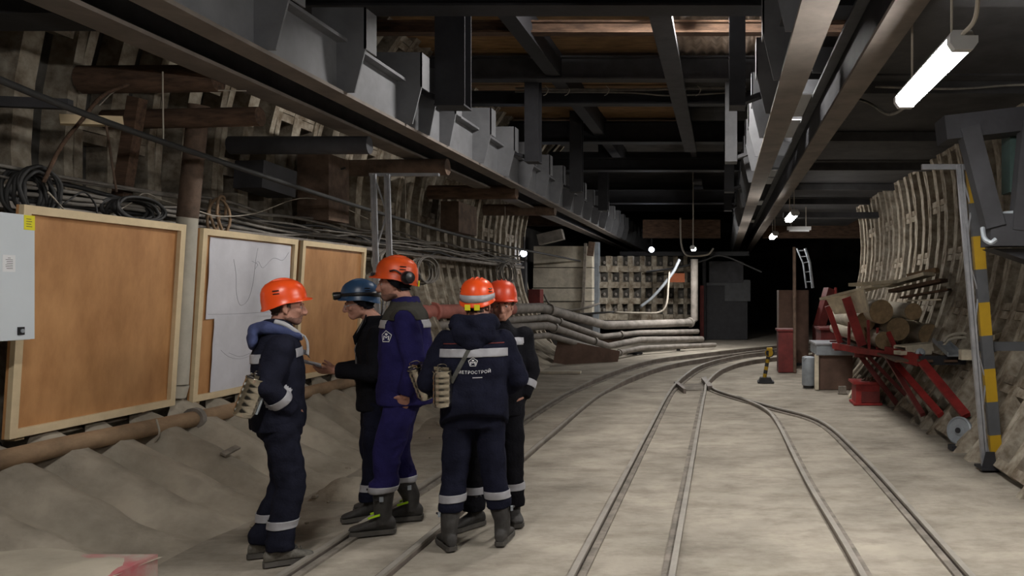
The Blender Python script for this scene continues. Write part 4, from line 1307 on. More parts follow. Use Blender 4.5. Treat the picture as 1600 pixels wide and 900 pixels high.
def patch(src, name, matname, parent, pred, off=.003, planes=(), label=None, thick=.0025):
    """a piece of clothing cut out of the surface of src and laid just over it"""
    bm = bmesh.new()
    bm.from_mesh(src.data)
    bm.normal_update()
    bmesh.ops.delete(bm, geom=[f for f in bm.faces if not pred(f.calc_center_median())], context='FACES')
    for (co, no) in planes:
        bmesh.ops.bisect_plane(bm, geom=bm.verts[:] + bm.edges[:] + bm.faces[:], plane_co=co, plane_no=no, clear_outer=True)
    for v in bm.verts:
        v.co += v.normal * off
    if thick:
        ret = bmesh.ops.solidify(bm, geom=bm.faces[:], thickness=-thick)
    me = bpy.data.meshes.new(name)
    bm.to_mesh(me); bm.free()
    me.materials.clear()
    me.materials.append(M[matname])
    me.polygons.foreach_set('material_index', [0] * len(me.polygons))
    me.polygons.foreach_set('use_smooth', [True] * len(me.polygons))
    o = bpy.data.objects.new(name, me)
    COL.objects.link(o)
    o.parent = parent
    if label: o['label'] = label
    return o


def band(src, name, matname, parent, c, axis, half, rad, off=.004, label=None):
    """closed ring of tape around a limb, centred at c along axis"""
    c, ax = Vector(c), Vector(axis).normalized()
    return patch(src, name, matname, parent, lambda p: (p - c).length < rad and abs((p - c).dot(ax)) < half + .03, off,
                 ((c + ax * half, ax), (c - ax * half, -ax)), label)


def sec(z, wx, wy, cx=0.0, cy=0.0, n=20, e=2.4, dz=None):
    r = []
    for j in range(n):
        a = 2 * PI * j / n
        c, s = math.cos(a), math.sin(a)
        x = wx * math.copysign(abs(c) ** (2 / e), c)
        y = wy * math.copysign(abs(s) ** (2 / e), s)
        r.append(Vector((cx + x, cy + y, z + (dz(x, y) if dz else 0))))
    return r


def hand(b, w, d, nrm, side, curl=.5, thumb=.6, k=1.0):
    """palm and five separate fingers; w wrist, d toward fingertips, nrm out of the palm, side = thumb direction"""
    d, nrm = Vector(d).normalized(), Vector(nrm)
    nrm = (nrm - d * nrm.dot(d)).normalized()
    s = d.cross(nrm).normalized()
    if s.dot(Vector(side)) < 0:
        s = -s
    w = Vector(w)
    rings = []
    for (t, wd, th) in ((-.02, .026, .021), (.0, .028, .020), (.035, .038, .018), (.07, .042, .016), (.095, .040, .013)):
        c = w + d * t * k
        rings.append([c + s * (wd * k * math.cos(a)) + nrm * (th * k * math.sin(a)) for a in [2 * PI * j / 12 for j in range(12)]])
    b.loft(rings)
    for (o, L, r) in ((.033, .070, .0088), (.0112, .080, .0092), (-.0112, .074, .0088), (-.032, .058, .0078)):
        p = w + d * (.088 * k) + s * (o * k)
        q = (d + s * (o * 2.2)).normalized()
        ang = 0
        for (f, rr) in ((.44, 1.0), (.32, .93), (.24, .85)):
            ang += curl * (.75 if f > .4 else 1.0)
            v = q * math.cos(ang) + nrm * math.sin(ang)
            p2 = p + v * (L * f * k)
            b.capsule(p, r * k * rr, p2, r * k * rr * .94, 8)
            p = p2
    p = w + d * (.022 * k) + s * (.030 * k)
    v = (d * .55 + s * .75 + nrm * thumb * .6).normalized()
    p2 = p + v * .042 * k
    b.capsule(p, .0135 * k, p2, .0115 * k, 8)
    v2 = (d * .9 + s * .25 + nrm * thumb).normalized()
    p3 = p2 + v2 * .032 * k
    b.capsule(p2, .0112 * k, p3, .0092 * k, 8)


def person(spec):
    S = spec
    root = thing('person', S['label'], 'person', (S['x'], S['y'], 0), 'workers standing in conversation')
    root.rotation_euler.z = S['yaw']
    root.scale = (S.get('k', 1.0),) * 3
    OFF[root.name] = None
    lean = Vector((*S.get('lean', (0, 0)), 0))         # shift of the shoulders against the feet

    def sh(z):                                           # body axis at height z
        t = max(0, (z - .9) / .6)
        return lean * t + Vector((*S.get('hip', (0, 0)), 0)) * min(1, z / .9)
    hc = Vector((S.get('head', (0, .02, 0)))) + Vector((0, 0, 1.645)) + lean * 1.2 + Vector((*S.get('hip', (0, 0)), 0))
    HM = Matrix.Translation(hc) @ Matrix.Rotation(S.get('hyaw', 0), 4, 'Z') @ Matrix.Rotation(S.get('hpitch', 0), 4, 'X')
    HI = HM.inverted()
    R3 = HM.to_3x3()

    def h(x, y, z):
        return HM @ Vector((x, y, z))
    # ---------------- body: head, neck, trunk, arms with hands, legs: one skin
    b = MB()
    b.ball(h(0, -.012, .03), (.077, .098, .092), 18, 12, R3.to_4x4())
    b.ball(h(0, .030, -.035), (.064, .066, .083), 16, 10, R3.to_4x4())
    b.ball(h(0, .062, -.098), (.034, .030, .024), 12, 8, R3.to_4x4())
    b.capsule(h(-.052, .005, -.07), .026, h(-.018, .066, -.102), .020, 10).capsule(h(.052, .005, -.07), .026, h(.018, .066, -.102), .020, 10)
    b.capsule(h(0, .092, .006), .010, h(0, .118, -.038), .0125, 10)
    b.ball(h(0, .112, -.045), .0145, 10, 7).ball(h(.012, .104, -.047), .010, 8, 6).ball(h(-.012, .104, -.047), .010, 8, 6)
    b.capsule(h(-.040, .080, .014), .011, h(-.010, .091, .012), .011, 10).capsule(h(.040, .080, .014), .011, h(.010, .091, .012), .011, 10)
    b.ball(h(.043, .066, -.030), .024, 10, 7).ball(h(-.043, .066, -.030), .024, 10, 7)
    b.capsule(h(-.020, .091, -.074), .0065, h(.020, .091, -.074), .0065, 8).capsule(h(-.017, .090, -.086), .0075, h(.017, .090, -.086), .0075, 8)
    for s in (-1, 1):
        b.ball(h(s * .079, -.012, -.018), (.010, .022, .034), 10, 8, (R3 @ Matrix.Rotation(s * .35, 3, 'Z')).to_4x4())
        b.ball(h(s * .080, -.006, -.045), (.009, .011, .012), 8, 6, R3.to_4x4())
    nb = sh(1.47) + Vector((0, -.015, 1.47))
    b.capsule(h(0, -.022, -.07), .056, nb, .062, 14)
    tr = [(.86, .13, .10), (.95, .155, .105), (1.08, .135, .092), (1.25, .150, .105), (1.37, .158, .10), (1.44, .12, .08), (1.50, .065, .062)]
    b.loft([sec(z, wx, wy, sh(z).x, sh(z).y - .01) for z, wx, wy in tr])
    arms = []
    for i, s in enumerate((-1, 1)):
        A = S['arms'][i]
        shd = sh(1.40) + Vector((s * .185, -.01, 1.40))
        el, wr = Vector(A['el']), Vector(A['wr'])
        b.capsule(shd, .055, el, .042, 12).capsule(el, .042, wr, .029, 12)
        d = Vector(A.get('hd', tuple(wr - el)))
        hand(b, wr, d, A.get('n', (-s, 0, 0)), A.get('th', (0, 1, 0)), A.get('curl', .45), A.get('thumb', .5))
        arms.append((shd, el, wr))
    legs = []
    for i, s in enumerate((-1, 1)):
        Lg = S['legs'][i]
        hip = sh(.9) + Vector((s * .095, 0, .90))
        kn, an = Vector(Lg['kn']), Vector(Lg['an'])
        b.capsule(hip, .080, kn, .048, 12).capsule(kn, .048, an, .030, 12)
        toe = an + Vector((math.sin(Lg.get('toe', 0)), math.cos(Lg.get('toe', 0)), 0)) * .10 - Vector((0, 0, an.z - .045))
        b.capsule(an - Vector((0, 0, .03)), .032, toe, .022, 10)
        legs.append((hip, kn, an, Lg.get('toe', 0)))
    body = remeshed(b, 'body', 'skin', root, .0062, 3, fac=.45)
    for s in (-1, 1):
        e = MB()
        e.m(0).ball(h(s * .031, .0765, -.010), .0118, 10, 8).m(1).ball(h(s * .031, .0845, -.010), .0058, 8, 6)
        e.build('eye', ['eyewhite', 'blackplastic'], root, smooth=True)
    # ---------------- hair, balaclava or cap lining
    if S.get('hood_under'):
        patch(body, 'balaclava', 'blackcloth', root, lambda p: (lambda q: abs(q.x) < .11 and -.14 < q.y < .105 and q.z < .2 and q.z > (-.065 if q.y < -.04 else (-.065 + (q.y + .04) * 1.1)) and (q.z > .022 or q.y < .045))(HI @ p), .010, label='black knitted cap under the helmet')
    else:
        patch(body, 'hair', 'hair', root, lambda p: (lambda q: q.z > -.062 and q.z < .2 and abs(q.x) < .084 and q.y > -.14 and (q.y < -.028 - .3 * max(0, -q.z) or (q.y < .012 and q.z > -.012) or q.z > .055))(HI @ p), .006)
    if S.get('beard'):
        patch(body, 'stubble', 'stubble', root, lambda p: (lambda q: -.135 < q.z < -.052 and q.y > -.01 and abs(q.x) < .075 and not (abs(q.x) < .022 and -.093 < q.z < -.068) and (q.z < -.075 or q.y < .075 or True) and q.z < -.055 + (.0 if abs(q.x) < .03 else -.02))(HI @ p), .0022, thick=.001)
    for s in (-1, 1):
        e = MB()
        e.capsule(h(s * .046, .080, .012), .004, h(s * .018, .096, .014), .0045, 8)
        e.build('eyebrow', 'hair', root, smooth=True)
    # ---------------- trousers
    fold = S.get('seed', 0)

    def crumple(amp, fz=9.0):
        def f(p):
            q = Vector((p.x * 7, p.y * 7, p.z * fz + fold))
            return amp * (noise.noise(q) + .6 * noise.noise(q * 2.1) - .25 * abs(noise.noise(Vector((p.x * 5, p.y * 5, p.z * 22 + fold)))))
        return f
    t = MB()
    ht = [(.80, .175, .125), (.92, .185, .135), (1.02, .172, .125), (1.10, .165, .118)]
    t.loft([sec(z, wx, wy, sh(z).x, sh(z).y) for z, wx, wy in ht])
    cuffz = S.get('cuffz', .12)
    for (hip, kn, an, toe), Lg in zip(legs, S['legs']):
        cu = Vector((an.x, an.y, 0)).lerp(Vector((kn.x, kn.y, 0)), max(0, (cuffz - .09) / .4))
        cu.z = cuffz
        t.capsule(hip - Vector((0, 0, .02)), .108, kn, .088, 14)
        mid = kn.lerp(cu, .55) + Vector((0, -.012, 0))
        t.capsule(kn, .088, mid, .086, 14)
        t.tube([mid, mid.lerp(cu, .6), cu + Vector((0, 0, .05)), cu], [.086, .084, .088, .086], 14)
    tro = remeshed(t, 'trousers', S['tro'], root, .011, 5, crumple(S.get('tcr', .009)))
    for (hip, kn, an, toe) in legs:
        if S.get('tband', True):
            zb = S.get('tbz', .25)
            c = Vector((an.x, an.y, 0)).lerp(Vector((kn.x, kn.y, 0)), (zb - .09) / .4)
            c.z = zb
            band(tro, 'reflective_band', 'reflect', root, c, (0, 0, 1), .026, .15, .004)
    # ---------------- footwear
    for (hip, kn, an, toe) in legs:
        f = Vector((math.sin(toe), math.cos(toe), 0))
        r = Vector((f.y, -f.x, 0))
        b = MB()
        st = S['boots']
        rings = []
        for (u, hw, z1) in ((-.088, .026, .075), (-.075, .038, .10), (-.03, .041, .115), (.03, .041, .112), (.08, .046, .088), (.13, .050, .070), (.165, .046, .060), (.192, .030, .048)):
            c = Vector((an.x, an.y, 0)) + f * u
            ring = []
            for j in range(14):
                a = 2 * PI * j / 14
                zz = .016 + (z1 - .016) * (.5 + .5 * math.sin(a)) ** .8
                ring.append(c + r * (hw * math.copysign(abs(math.cos(a)) ** .75, math.cos(a))) + Vector((0, 0, zz)))
            rings.append(ring)
        b.loft(rings)
        if st != 'shoe':
            top = S.get('shaft', .30)
            ax = Vector((an.x, an.y, 0)).lerp(Vector((kn.x, kn.y, 0)), (top - .09) / .4)
            b.tube([Vector((an.x, an.y, .06)) - f * .012, Vector((an.x, an.y, .16)) - f * .012, Vector((ax.x, ax.y, top))], [.052, .056, .072], 14)
        else:
            b.tube([Vector((an.x, an.y, .07)) - f * .02, Vector((an.x, an.y, .135)) - f * .02], [.050, .050], 14)
        bt = remeshed(b, 'boot' if st != 'shoe' else 'shoe', 'shoe' if st == 'shoe' else 'boot', root, .007, 3, crumple(.003))
        so = MB()
        out = []
        for (u, hw) in ((-.092, .022), (-.080, .036), (-.03, .038), (.03, .040), (.08, .046), (.13, .052), (.168, .048), (.196, .030)):
            out.append((u, hw))
        poly = [Vector((an.x, an.y, .0)) + f * u + r * w for u, w in out] + [Vector((an.x, an.y, .0)) + f * u - r * w for u, w in reversed(out)]
        so.prism(poly, (0, 0, .028))
        so.build('sole', 'sole', bt)
        if st == 'shoe':
            for q in range(4):
                c = Vector((an.x, an.y, .118 - q * .011)) + f * (.045 + q * .025)
                lc = MB().tube([c - r * .028, c + Vector((0, 0, .008)), c + r * .028], .004, 5)
                lc.build('lace', 'sole', bt)
        else:
            for s in (-1, 1):
                bk = MB().box((-.008, -.012, 0), (.008, .012, .03), Matrix.Translation(Vector((an.x, an.y, .22)) + r * (s * .064) - f * .01))
                bk.build('buckle', 'zinc', bt)
                MB().tube([Vector((an.x, an.y, .235)) + r * (s * .062) - f * .02, Vector((an.x, an.y, .235)) + r * (s * .068) + f * .035], .008, 6).build('strap', 'blackplastic', bt)
            if S.get('limetag'):
                for s in (-1, 1):
                    MB().bar(Vector((an.x, an.y, .135)) + r * (s * .060), Vector((an.x, an.y, .115)) + r * (s * .049) + f * .07, .012, .012).build('lime_tag', 'lime', bt)
    # ---------------- jacket
    j = MB()
    g = S.get('girth', 1.0)
    hem = S.get('hem', .80)
    js = [(hem, .205, .155), (hem + .14, .205, .158), (1.10, .198, .15), (1.24, .206, .150), (1.35, .205, .138), (1.42, .178, .115), (1.475, .115, .092), (1.525, .080, .080)]
    slope = S.get('hemslope', 0)
    j.loft([sec(z, wx * g, wy * g * S.get('deep', 1), sh(z).x, sh(z).y - .012 + S.get('belly', 0) * (z < 1.3), dz=(lambda x, y: -slope * y) if q < 2 else None) for q, (z, wx, wy) in enumerate(js)])
    ar = S.get('armr', (.082, .070, .052))
    for (shd, el, wr), A in zip(arms, S['arms']):
        end = el.lerp(wr, A.get('cuff', .93))
        j.capsule(shd + Vector((0, 0, -.015)), ar[0], el, ar[1], 14)
        mid = el.lerp(end, .5)
        j.capsule(el, ar[1], mid, ar[1] * .92, 14)
        j.tube([mid, end - (end - mid) * .15, end], [ar[1] * .92, ar[2], ar[2]], 14)
    if S.get('collar', True):
        cz = S.get('collarz', 1.56)
        j.tube([sh(1.50) + Vector((0, -.02, 1.48)), sh(1.55) + Vector((0, -.018, cz))], [.087, .078], 16)
    jk = remeshed(j, 'jacket', S['jac'], root, .0105, 5, crumple(S.get('jcr', .011), 8))
    dg = bpy.context.evaluated_depsgraph_get()
    S['root'], S['jacket'], S['body'], S['trousers'], S['armpts'], S['HM'], S['sh'], S['legpts'] = root, jk, body, tro, arms, HM, sh, legs
    # ---------------- helmet
    hm = S['helmet']
    tilt = HM @ Matrix.Rotation(hm.get('tilt', 0), 4, 'X')
    n = 32

    tilt = tilt @ Matrix.Rotation(.09, 4, 'X')

    def ring(f, z, ext=0.0, peak=0.0, dz=0.0):
        r = []
        for q in range(n):
            a = 2 * PI * q / n
            pk = max(0, math.sin(a)) ** 3 * peak
            rim = (-.046 * max(0, -math.sin(a)) ** 1.3 - .012 * abs(math.cos(a))) * hm.get('nape', 1) if z < .075 else 0
            r.append(tilt @ Vector(((.112 * f + ext) * math.cos(a), -.006 + (.134 * f + ext + pk) * math.sin(a), z + rim * (1 - max(0, z - .03) / .05 if z > .03 else 1) - pk * .22 + dz)))
        return r
    b = MB()
    b.loft([ring(.93, .030), ring(1.0, .028, .006, hm.get('peak', .045)), ring(1.0, .034, .006, hm.get('peak', .045)), ring(1.0, .040), ring(1.0, .065), ring(.965, .095), ring(.87, .127), ring(.70, .152), ring(.46, .168), ring(.20, .174)])
    # raised ridges on the crown
    shell = b.build('helmet', hm['mat'], root, smooth=True, sharp=.7)
    for x in (-.03, 0, .03):
        rb = MB().tube([tilt @ Vector((x, -.006 + .134 * f * math.cos(t), .04 + .138 * math.sin(t) * (1 - abs(x) * 1.2))) for f, t in [(.98, q) for q in [.75 + .164 * i for i in range(11)]]], .0065, 6)
        rb.build('ridge', hm['mat'], shell, smooth=True)
    for s in (-1, 1):
        for zz in (.085, .105):
            MB().tube([tilt @ Vector((s * .112 * .97 * math.cos(a), -.006 + .134 * .97 * math.sin(a), zz)) for a in (-.55, -.40, -.25)], .004, 5).build('vent', 'blackplastic', shell)
    if hm.get('bandz'):
        b = MB()
        b.loft([ring(1.012, .046), ring(1.03, .046), ring(1.028, .072), ring(1.012, .072)], cap=False)
        b.build('reflective_band', 'reflect', shell, smooth=True)
    if hm.get('tags'):
        for x in (-.05, .012):
            MB().box((x, -.150, -.035), (x + .036, -.146, .004), tilt).build('yellow_tag', 'yellow_label', shell)
    if hm.get('lamp'):
        b = MB()
        b.lathe([(0, 0), (.026, 0), (.030, .03), (.030, .052), (.026, .055), (0, .055)], tilt @ Vector((0, .122, .062)), (tilt.to_3x3() @ Vector((0, 1, -.1))), 14)
        hl_ = b.build('headlamp', 'blackplastic', shell, smooth=True, sharp=.5)
        MB().lathe([(0, .0), (.024, 0), (.024, .003), (0, .003)], tilt @ Vector((0, .1775, .0565)), (tilt.to_3x3() @ Vector((0, 1, -.1))), 14).build('lens', 'greenglass' if hm.get('green') else 'glass', hl_)
        b = MB()
        b.loft([ring(1.012, .056), ring(1.035, .056), ring(1.035, .076), ring(1.012, .076)], cap=False)
        b.build('lamp_strap', 'blackplastic', shell, smooth=True)
        MB().tube(smoothline([tilt @ Vector((.02, -.142, .05)), tilt @ Vector((.03, -.165, .0)), tilt @ Vector((.02, -.15, -.09)), tilt @ Vector((.05, -.12, -.15))]), .006, 6).build('lamp_cord', 'blackplastic', shell)
    if hm.get('muffs'):
        for s in (-1, 1):
            c = tilt @ Vector((s * .118, -.092, .035))
            axm = tilt.to_3x3() @ Vector((s * .85, -.75, .1))
            m1 = MB().lathe([(0, -.02), (.036, -.02), (.042, -.01), (.042, .018), (.034, .034), (.015, .04), (0, .041)], c, axm, 18)
            m1.build('ear_muff', 'blackplastic', shell, smooth=True, sharp=.6)
            MB().lathe([(.040, -.012), (.045, -.010), (.045, -.004), (.040, -.002)], c, axm, 18).build('muff_band', 'darkred', shell)
            MB().tube(smoothline([c, tilt @ Vector((s * .13, -.02, .075)), tilt @ Vector((s * .115, .02, .07))]), .006, 6).build('muff_arm', 'blackplastic', shell)
        MB().box((-.03, -.152, -.02), (.0, -.146, .02), tilt).build('yellow_tag', 'yellow_label', shell)
        MB().box((-.045, .135, .03), (.045, .150, .055), tilt).build('front_clip', 'blackplastic', shell)
    return S


def jbvh(S):
    return BVHTree.FromPolygons([v.co for v in S['jacket'].data.vertices], [tuple(p.vertices) for p in S['jacket'].data.polygons])


def print_text(S, name, body, size, origin, right, up, ray, mats='print', arc=0.0, label=None):
    """flat print laid on the cloth"""
    bv = jbvh(S)
    cu = bpy.data.curves.new('print', 'FONT')
    cu.body = body
    cu.size = size
    cu.align_x = 'CENTER'
    cu.offset = size * .004
    cu.space_character = 1.12
    o = bpy.data.objects.new('print', cu)
    COL.objects.link(o)
    me = dup_eval(o)
    bpy.data.objects.remove(o)
    return lay(S, name, me, origin, right, up, ray, bv, mats, arc, label)


def lay(S, name, me, origin, right, up, ray, bv, mats, arc=0.0, label=None):
    right, up, ray = Vector(right).normalized(), Vector(up).normalized(), Vector(ray).normalized()
    bm = bmesh.new()
    bm.from_mesh(me)
    bmesh.ops.triangulate(bm, faces=bm.faces[:])
    bmesh.ops.subdivide_edges(bm, edges=[e for e in bm.edges if e.calc_length() > .03], cuts=2)
    for v in bm.verts:
        x, y = v.co.x, v.co.y - arc * v.co.x ** 2
        p = Vector(origin) + right * x + up * y
        hit = bv.ray_cast(p - ray * .4, ray)
        v.co = (hit[0] if hit[0] is not None else p) - ray * .0045
    me2 = bpy.data.meshes.new(name)
    bm.to_mesh(me2); bm.free()
    me2.materials.clear()
    me2.materials.append(M[mats])
    me2.polygons.foreach_set('material_index', [0] * len(me2.polygons))
    q = bpy.data.objects.new(name, me2)
    COL.objects.link(q)
    q.parent = S['root']
    if label: q['label'] = label
    return q


def flat_poly_mesh(polys):
    me = bpy.data.meshes.new('emblem')
    vs, fs = [], []
    for p in polys:
        o = len(vs)
        vs += [(x, y, 0) for x, y in p]
        fs.append(list(range(o, o + len(p))))
    me.from_pydata(vs, [], fs)
    return me


def emblem_polys(r):
    """pentagon outline with a pointed M inside"""
    pen = [(r * math.sin(2 * PI * i / 5 + PI / 5 * 0), r * math.cos(2 * PI * i / 5)) for i in range(5)]
    inn = [(x * .86, y * .86) for x, y in pen]
    out = []
    for i in range(5):
        k = (i + 1) % 5
        out.append([pen[i], inn[i], inn[k], pen[k]])
    a = r * .52
    out.append([(-a, -a * .95), (-a * .62, -a * .95), (-a * .62, a * .1), (-a, a * .35)])
    out.append([(a, -a * .95), (a, a * .35), (a * .62, a * .1), (a * .62, -a * .95)])
    out.append([(-a, a * .35), (-a * .62, a * .1), (0, -a * .55), (0, -a * .05)][::1])
    out.append([(a, a * .35), (0, -a * .05), (0, -a * .55), (a * .62, a * .1)])
    out.append([(-a * .6, a * .75), (0, a * .2), (a * .6, a * .75), (0, a * 1.1)])
    return out


def yoke_tapes(S, pieces):
    for nm, pred, planes in pieces:
        patch(S['jacket'], nm, 'reflect', S['root'], pred, .004, planes)


def canister(label, loc, tilt, rz=0.0, group='steel rescue canisters hung from the workers'):
    t = thing('rescue_canister', label, 'canister', loc, group)
    t.rotation_euler = (tilt[0], tilt[1], rz)
    OFF[t.name] = None
    r, hgt = .060, .235
    prof = [(.0, 0), (r * .9, 0), (r, .008)]
    for z in (.03, .07, .11, .15, .185):
        prof += [(r, z - .006), (r * 1.035, z), (r, z + .006)]
    prof += [(r, hgt - .012), (r * 1.05, hgt - .010), (r * 1.05, hgt), (r * .86, hgt + .004), (0, hgt + .006)]
    MB().lathe(prof, (0, 0, 0), n=32).build('can', 'steel', t, smooth=True, sharp=1.2)
    MB().box((-.012, -.055, hgt + .004), (.012, .055, hgt + .022)).bar((-.04, .02, hgt + .012), (.045, -.02, hgt + .016), .014, .008).build('lid_clamp', 'steel', t)
    MB().tube(smoothline([(-.03, 0, hgt + .01), (-.02, .02, hgt + .034), (.02, .0, hgt + .036), (.035, -.02, hgt + .012)]), .0028, 6).build('wire_loop', 'steel', t)
    MB().box((r * .98, -.018, .03), (r * 1.14, .018, .20)).build('latch', 'zinc', t)
    return t


def pixray(S, px, py, src='jacket'):
    """where the line of sight through (px, py) meets the worker's clothing, in the worker's own frame"""
    bpy.context.view_layer.update()
    mw = S['root'].matrix_world
    inv = mw.inverted()
    o = inv @ Vector((0, 0, HC))
    t = inv @ P(px, py, 5.0)
    d = (t - o).normalized()
    me = S[src].data
    bv = BVHTree.FromPolygons([v.co for v in me.vertices], [tuple(p.vertices) for p in me.polygons])
    hit = bv.ray_cast(o, d)
    if hit[0] is None:
        near = bv.find_nearest(o + d * (Vector((S['x'], S['y'], 0)).length))
        return near[0], near[1], d
    return hit[0], hit[1], d


def strap(S, name, pix, w, matname, lift=.006, th=.003):
    """flat strap lying on the clothing"""
    ps = []
    for k in range(len(pix) - 1):
        for q in range(5):
            f = q / 5
            ps.append((pix[k][0] * (1 - f) + pix[k + 1][0] * f, pix[k][1] * (1 - f) + pix[k + 1][1] * f))
    ps.append(pix[-1])
    L = []
    for p in ps:
        c, n, d = pixray(S, *p)
        L.append((c, n))
    rings = []
    for i, (c, n) in enumerate(L):
        t = (L[min(i + 1, len(L) - 1)][0] - L[max(i - 1, 0)][0]).normalized()
        r = t.cross(n).normalized() * w / 2
        rings.append([c + n * lift - r, c + n * lift + r, c + n * (lift + th) + r, c + n * (lift + th) - r])
    return MB().loft(rings).build(name, matname, S['root'])


def hood(S, matname, big=False, lining=False):
    sh = S['sh']
    b = MB()
    if big:
        pts = [((0, -.125, 1.51), .065), ((.10, -.09, 1.52), .06), ((.125, .01, 1.50), .045), ((.085, .10, 1.46), .032), ((-.085, .10, 1.46), .032), ((-.125, .01, 1.50), .045), ((-.10, -.09, 1.52), .06)]
        b.ball(Vector((0, -.145, 1.445)), (.150, .048, .095), 16, 10)
        b.ball(Vector((0, -.152, 1.41)), (.085, .036, .09), 14, 10)
    else:
        pts = [((0, -.112, 1.500), .046), ((.095, -.075, 1.508), .042), ((.112, -.01, 1.494), .032), ((.085, .085, 1.455), .028), ((.03, .115, 1.43), .018), ((-.03, .115, 1.43), .018), ((-.085, .085, 1.455), .028), ((-.112, -.01, 1.494), .032), ((-.095, -.075, 1.508), .042)]
        b.ball(Vector((0, -.150, 1.445)), (.120, .036, .085), 14, 10)
        b.ball(Vector((.04, -.155, 1.41)), (.075, .026, .05), 12, 8)
    k = len(pts)
    for i in range(k):
        a, c = pts[i], pts[(i + 1) % k]
        b.capsule(Vector(a[0]) + sh(1.5), a[1], Vector(c[0]) + sh(1.5), c[1], 12)
    f = lambda p: .012 * noise.noise(Vector((p.x * 11, p.y * 11, p.z * 18 + 3)))
    o = remeshed(b, 'hood', matname, S['root'], .010, 4, f)
    if lining:
        for s in (-1, 1):
            q = MB().tube(smoothline([Vector((s * .10, -.035, 1.545)), Vector((s * .112, .015, 1.530)), Vector((s * .092, .075, 1.485)), Vector((s * .05, .118, 1.445))], 5), .016, 8)
            q.build('lining', 'lining', o, smooth=True)
            q = MB().tube(smoothline([Vector((s * .05, .135, 1.45)), Vector((s * .05, .155, 1.41)), Vector((s * .047, .160, 1.36)), Vector((s * .05, .158, 1.32))], 5), .0045, 6)
            q.build('drawcord', 'lining', o, smooth=True)
    return o


POCKR = dict(el=(.265, -.06, 1.12), wr=(.19, .075, .97), hd=(-.35, .25, -1), curl=.5, n=(-1, 0, 0), th=(0, 1, 0), cuff=1.05)
POCKL = dict(el=(-.265, -.06, 1.12), wr=(-.19, .075, .97), hd=(.35, .25, -1), curl=.5, n=(1, 0, 0), th=(0, 1, 0), cuff=1.05)
DEG = math.radians
# 1: left, orange helmet, seen from his right side, facing right
w1 = person(dict(label='worker in an orange helmet and navy jacket with a blue hood, leftmost, facing right', x=-2.785, y=4.80, yaw=DEG(-90 + 33), seed=1, k=.968,
    jac='navy2', tro='navy2', boots='shoe', hem=.85, deep=1.03, girth=1.0, belly=.0, beard=True, hyaw=.05, hpitch=-.05, head=(0, .035, 0), cuffz=.09, tbz=.26, tcr=.012,
    arms=[POCKL, dict(el=(.27, -.085, 1.15), wr=(.175, .045, 1.0), hd=(-.6, .08, -1), curl=.5, n=(-1, 0, 0), th=(0, 1, 0), cuff=1.08)],
    legs=[dict(kn=(-.10, .04, .49), an=(-.11, -.09, .09), toe=.15), dict(kn=(.11, .06, .49), an=(.12, -.01, .09), toe=.0)],
    helmet=dict(mat='orange', peak=.026, tilt=.10)))
hood(w1, 'hoodblue', lining=True)
yoke_tapes(w1, [('reflective_band', lambda p: abs(p.x) < .17 and 1.26 < p.z < 1.42, ((Vector((0, -.1, 1.345)), Vector((0, -.15, 1))), (Vector((0, -.1, 1.290)), Vector((0, .15, -1)))))])
for (shd, el, wr) in w1['armpts']:
    band(w1['jacket'], 'reflective_band', 'reflect', w1['root'], el.lerp(wr, .55), wr - el, .027, .088)
print_text(w1, 'back_print', '\u041c\u0415\u0422\u0420\u041e\u0421\u0422\u0420\u041e\u0419', .05, (0, -.17, 1.19), (1, 0, 0), (0, 0, 1), (0, 1, 0), label='white Cyrillic lettering')
me = flat_poly_mesh(emblem_polys(.045))
lay(w1, 'back_emblem', me, (0, -.17, 1.255), (1, 0, 0), (0, 0, 1), (0, 1, 0), jbvh(w1), 'print', label='white pentagon emblem')
canister('dented steel rescue canister at the back of the leftmost worker', P(380, 650, 4.50), (0.05, .33), .4)

# 2: spectacles, blue helmet with headlamp, papers in both hands
w2 = person(dict(label='worker in spectacles and a blue helmet with headlamp, reading papers, facing left', x=-2.62, y=5.78, yaw=DEG(90 + 30), seed=2, k=.985,
    jac='blackcloth', tro='navy', boots='boot', shaft=.16, cuffz=.13, hem=.80, girth=1.0, hood_under=True, hyaw=-.06, hpitch=-.20, head=(0, .095, -.02), lean=(0, .02), tbz=.235, collarz=1.525,
    arms=[dict(el=(-.27, .03, 1.10), wr=(-.095, .29, 1.12), n=(.55, 0, .8), th=(.2, .2, 1), curl=.38, hd=(.25, 1, .0), cuff=.95), dict(el=(.27, .02, 1.10), wr=(.095, .27, 1.12), n=(-.55, 0, .8), th=(-.2, .2, 1), curl=.38, hd=(-.25, 1, .0), cuff=.95)],
    legs=[dict(kn=(-.10, .02, .49), an=(-.11, .06, .09), toe=-.1), dict(kn=(.10, .03, .49), an=(.12, -.04, .09), toe=.1)],
    helmet=dict(mat='bluehelm', peak=.015, tilt=.05, lamp=True, green=True)))
H2 = w2['HM']
gl_ = MB()
for s in (-1, 1):
    gl_.tube([H2 @ Vector((s * .031 + .021 * math.cos(a), .108 - .004 * abs(math.cos(a)), -.014 + .017 * math.sin(a))) for a in [2 * PI * i / 16 for i in range(16)]], .0016, 5, closed=True)
    gl_.tube([H2 @ Vector((s * .052, .104, -.010)), H2 @ Vector((s * .076, .05, -.006)), H2 @ Vector((s * .082, -.012, -.010))], .0016, 5)
gl_.tube([H2 @ Vector((-.010, .108, -.010)), H2 @ Vector((0, .112, -.006)), H2 @ Vector((.010, .108, -.010))], .0016, 5)
gl_.build('spectacles', 'zinc', w2['root'])
patch(w2['jacket'], 'shirt_front', 'shirt', w2['root'], lambda p: abs(p.x - .0) < .030 + .10 * max(0, p.z - 1.36) and p.z > .99 and p.y > .02, .003, label='grey shirt showing between the open jacket edges')
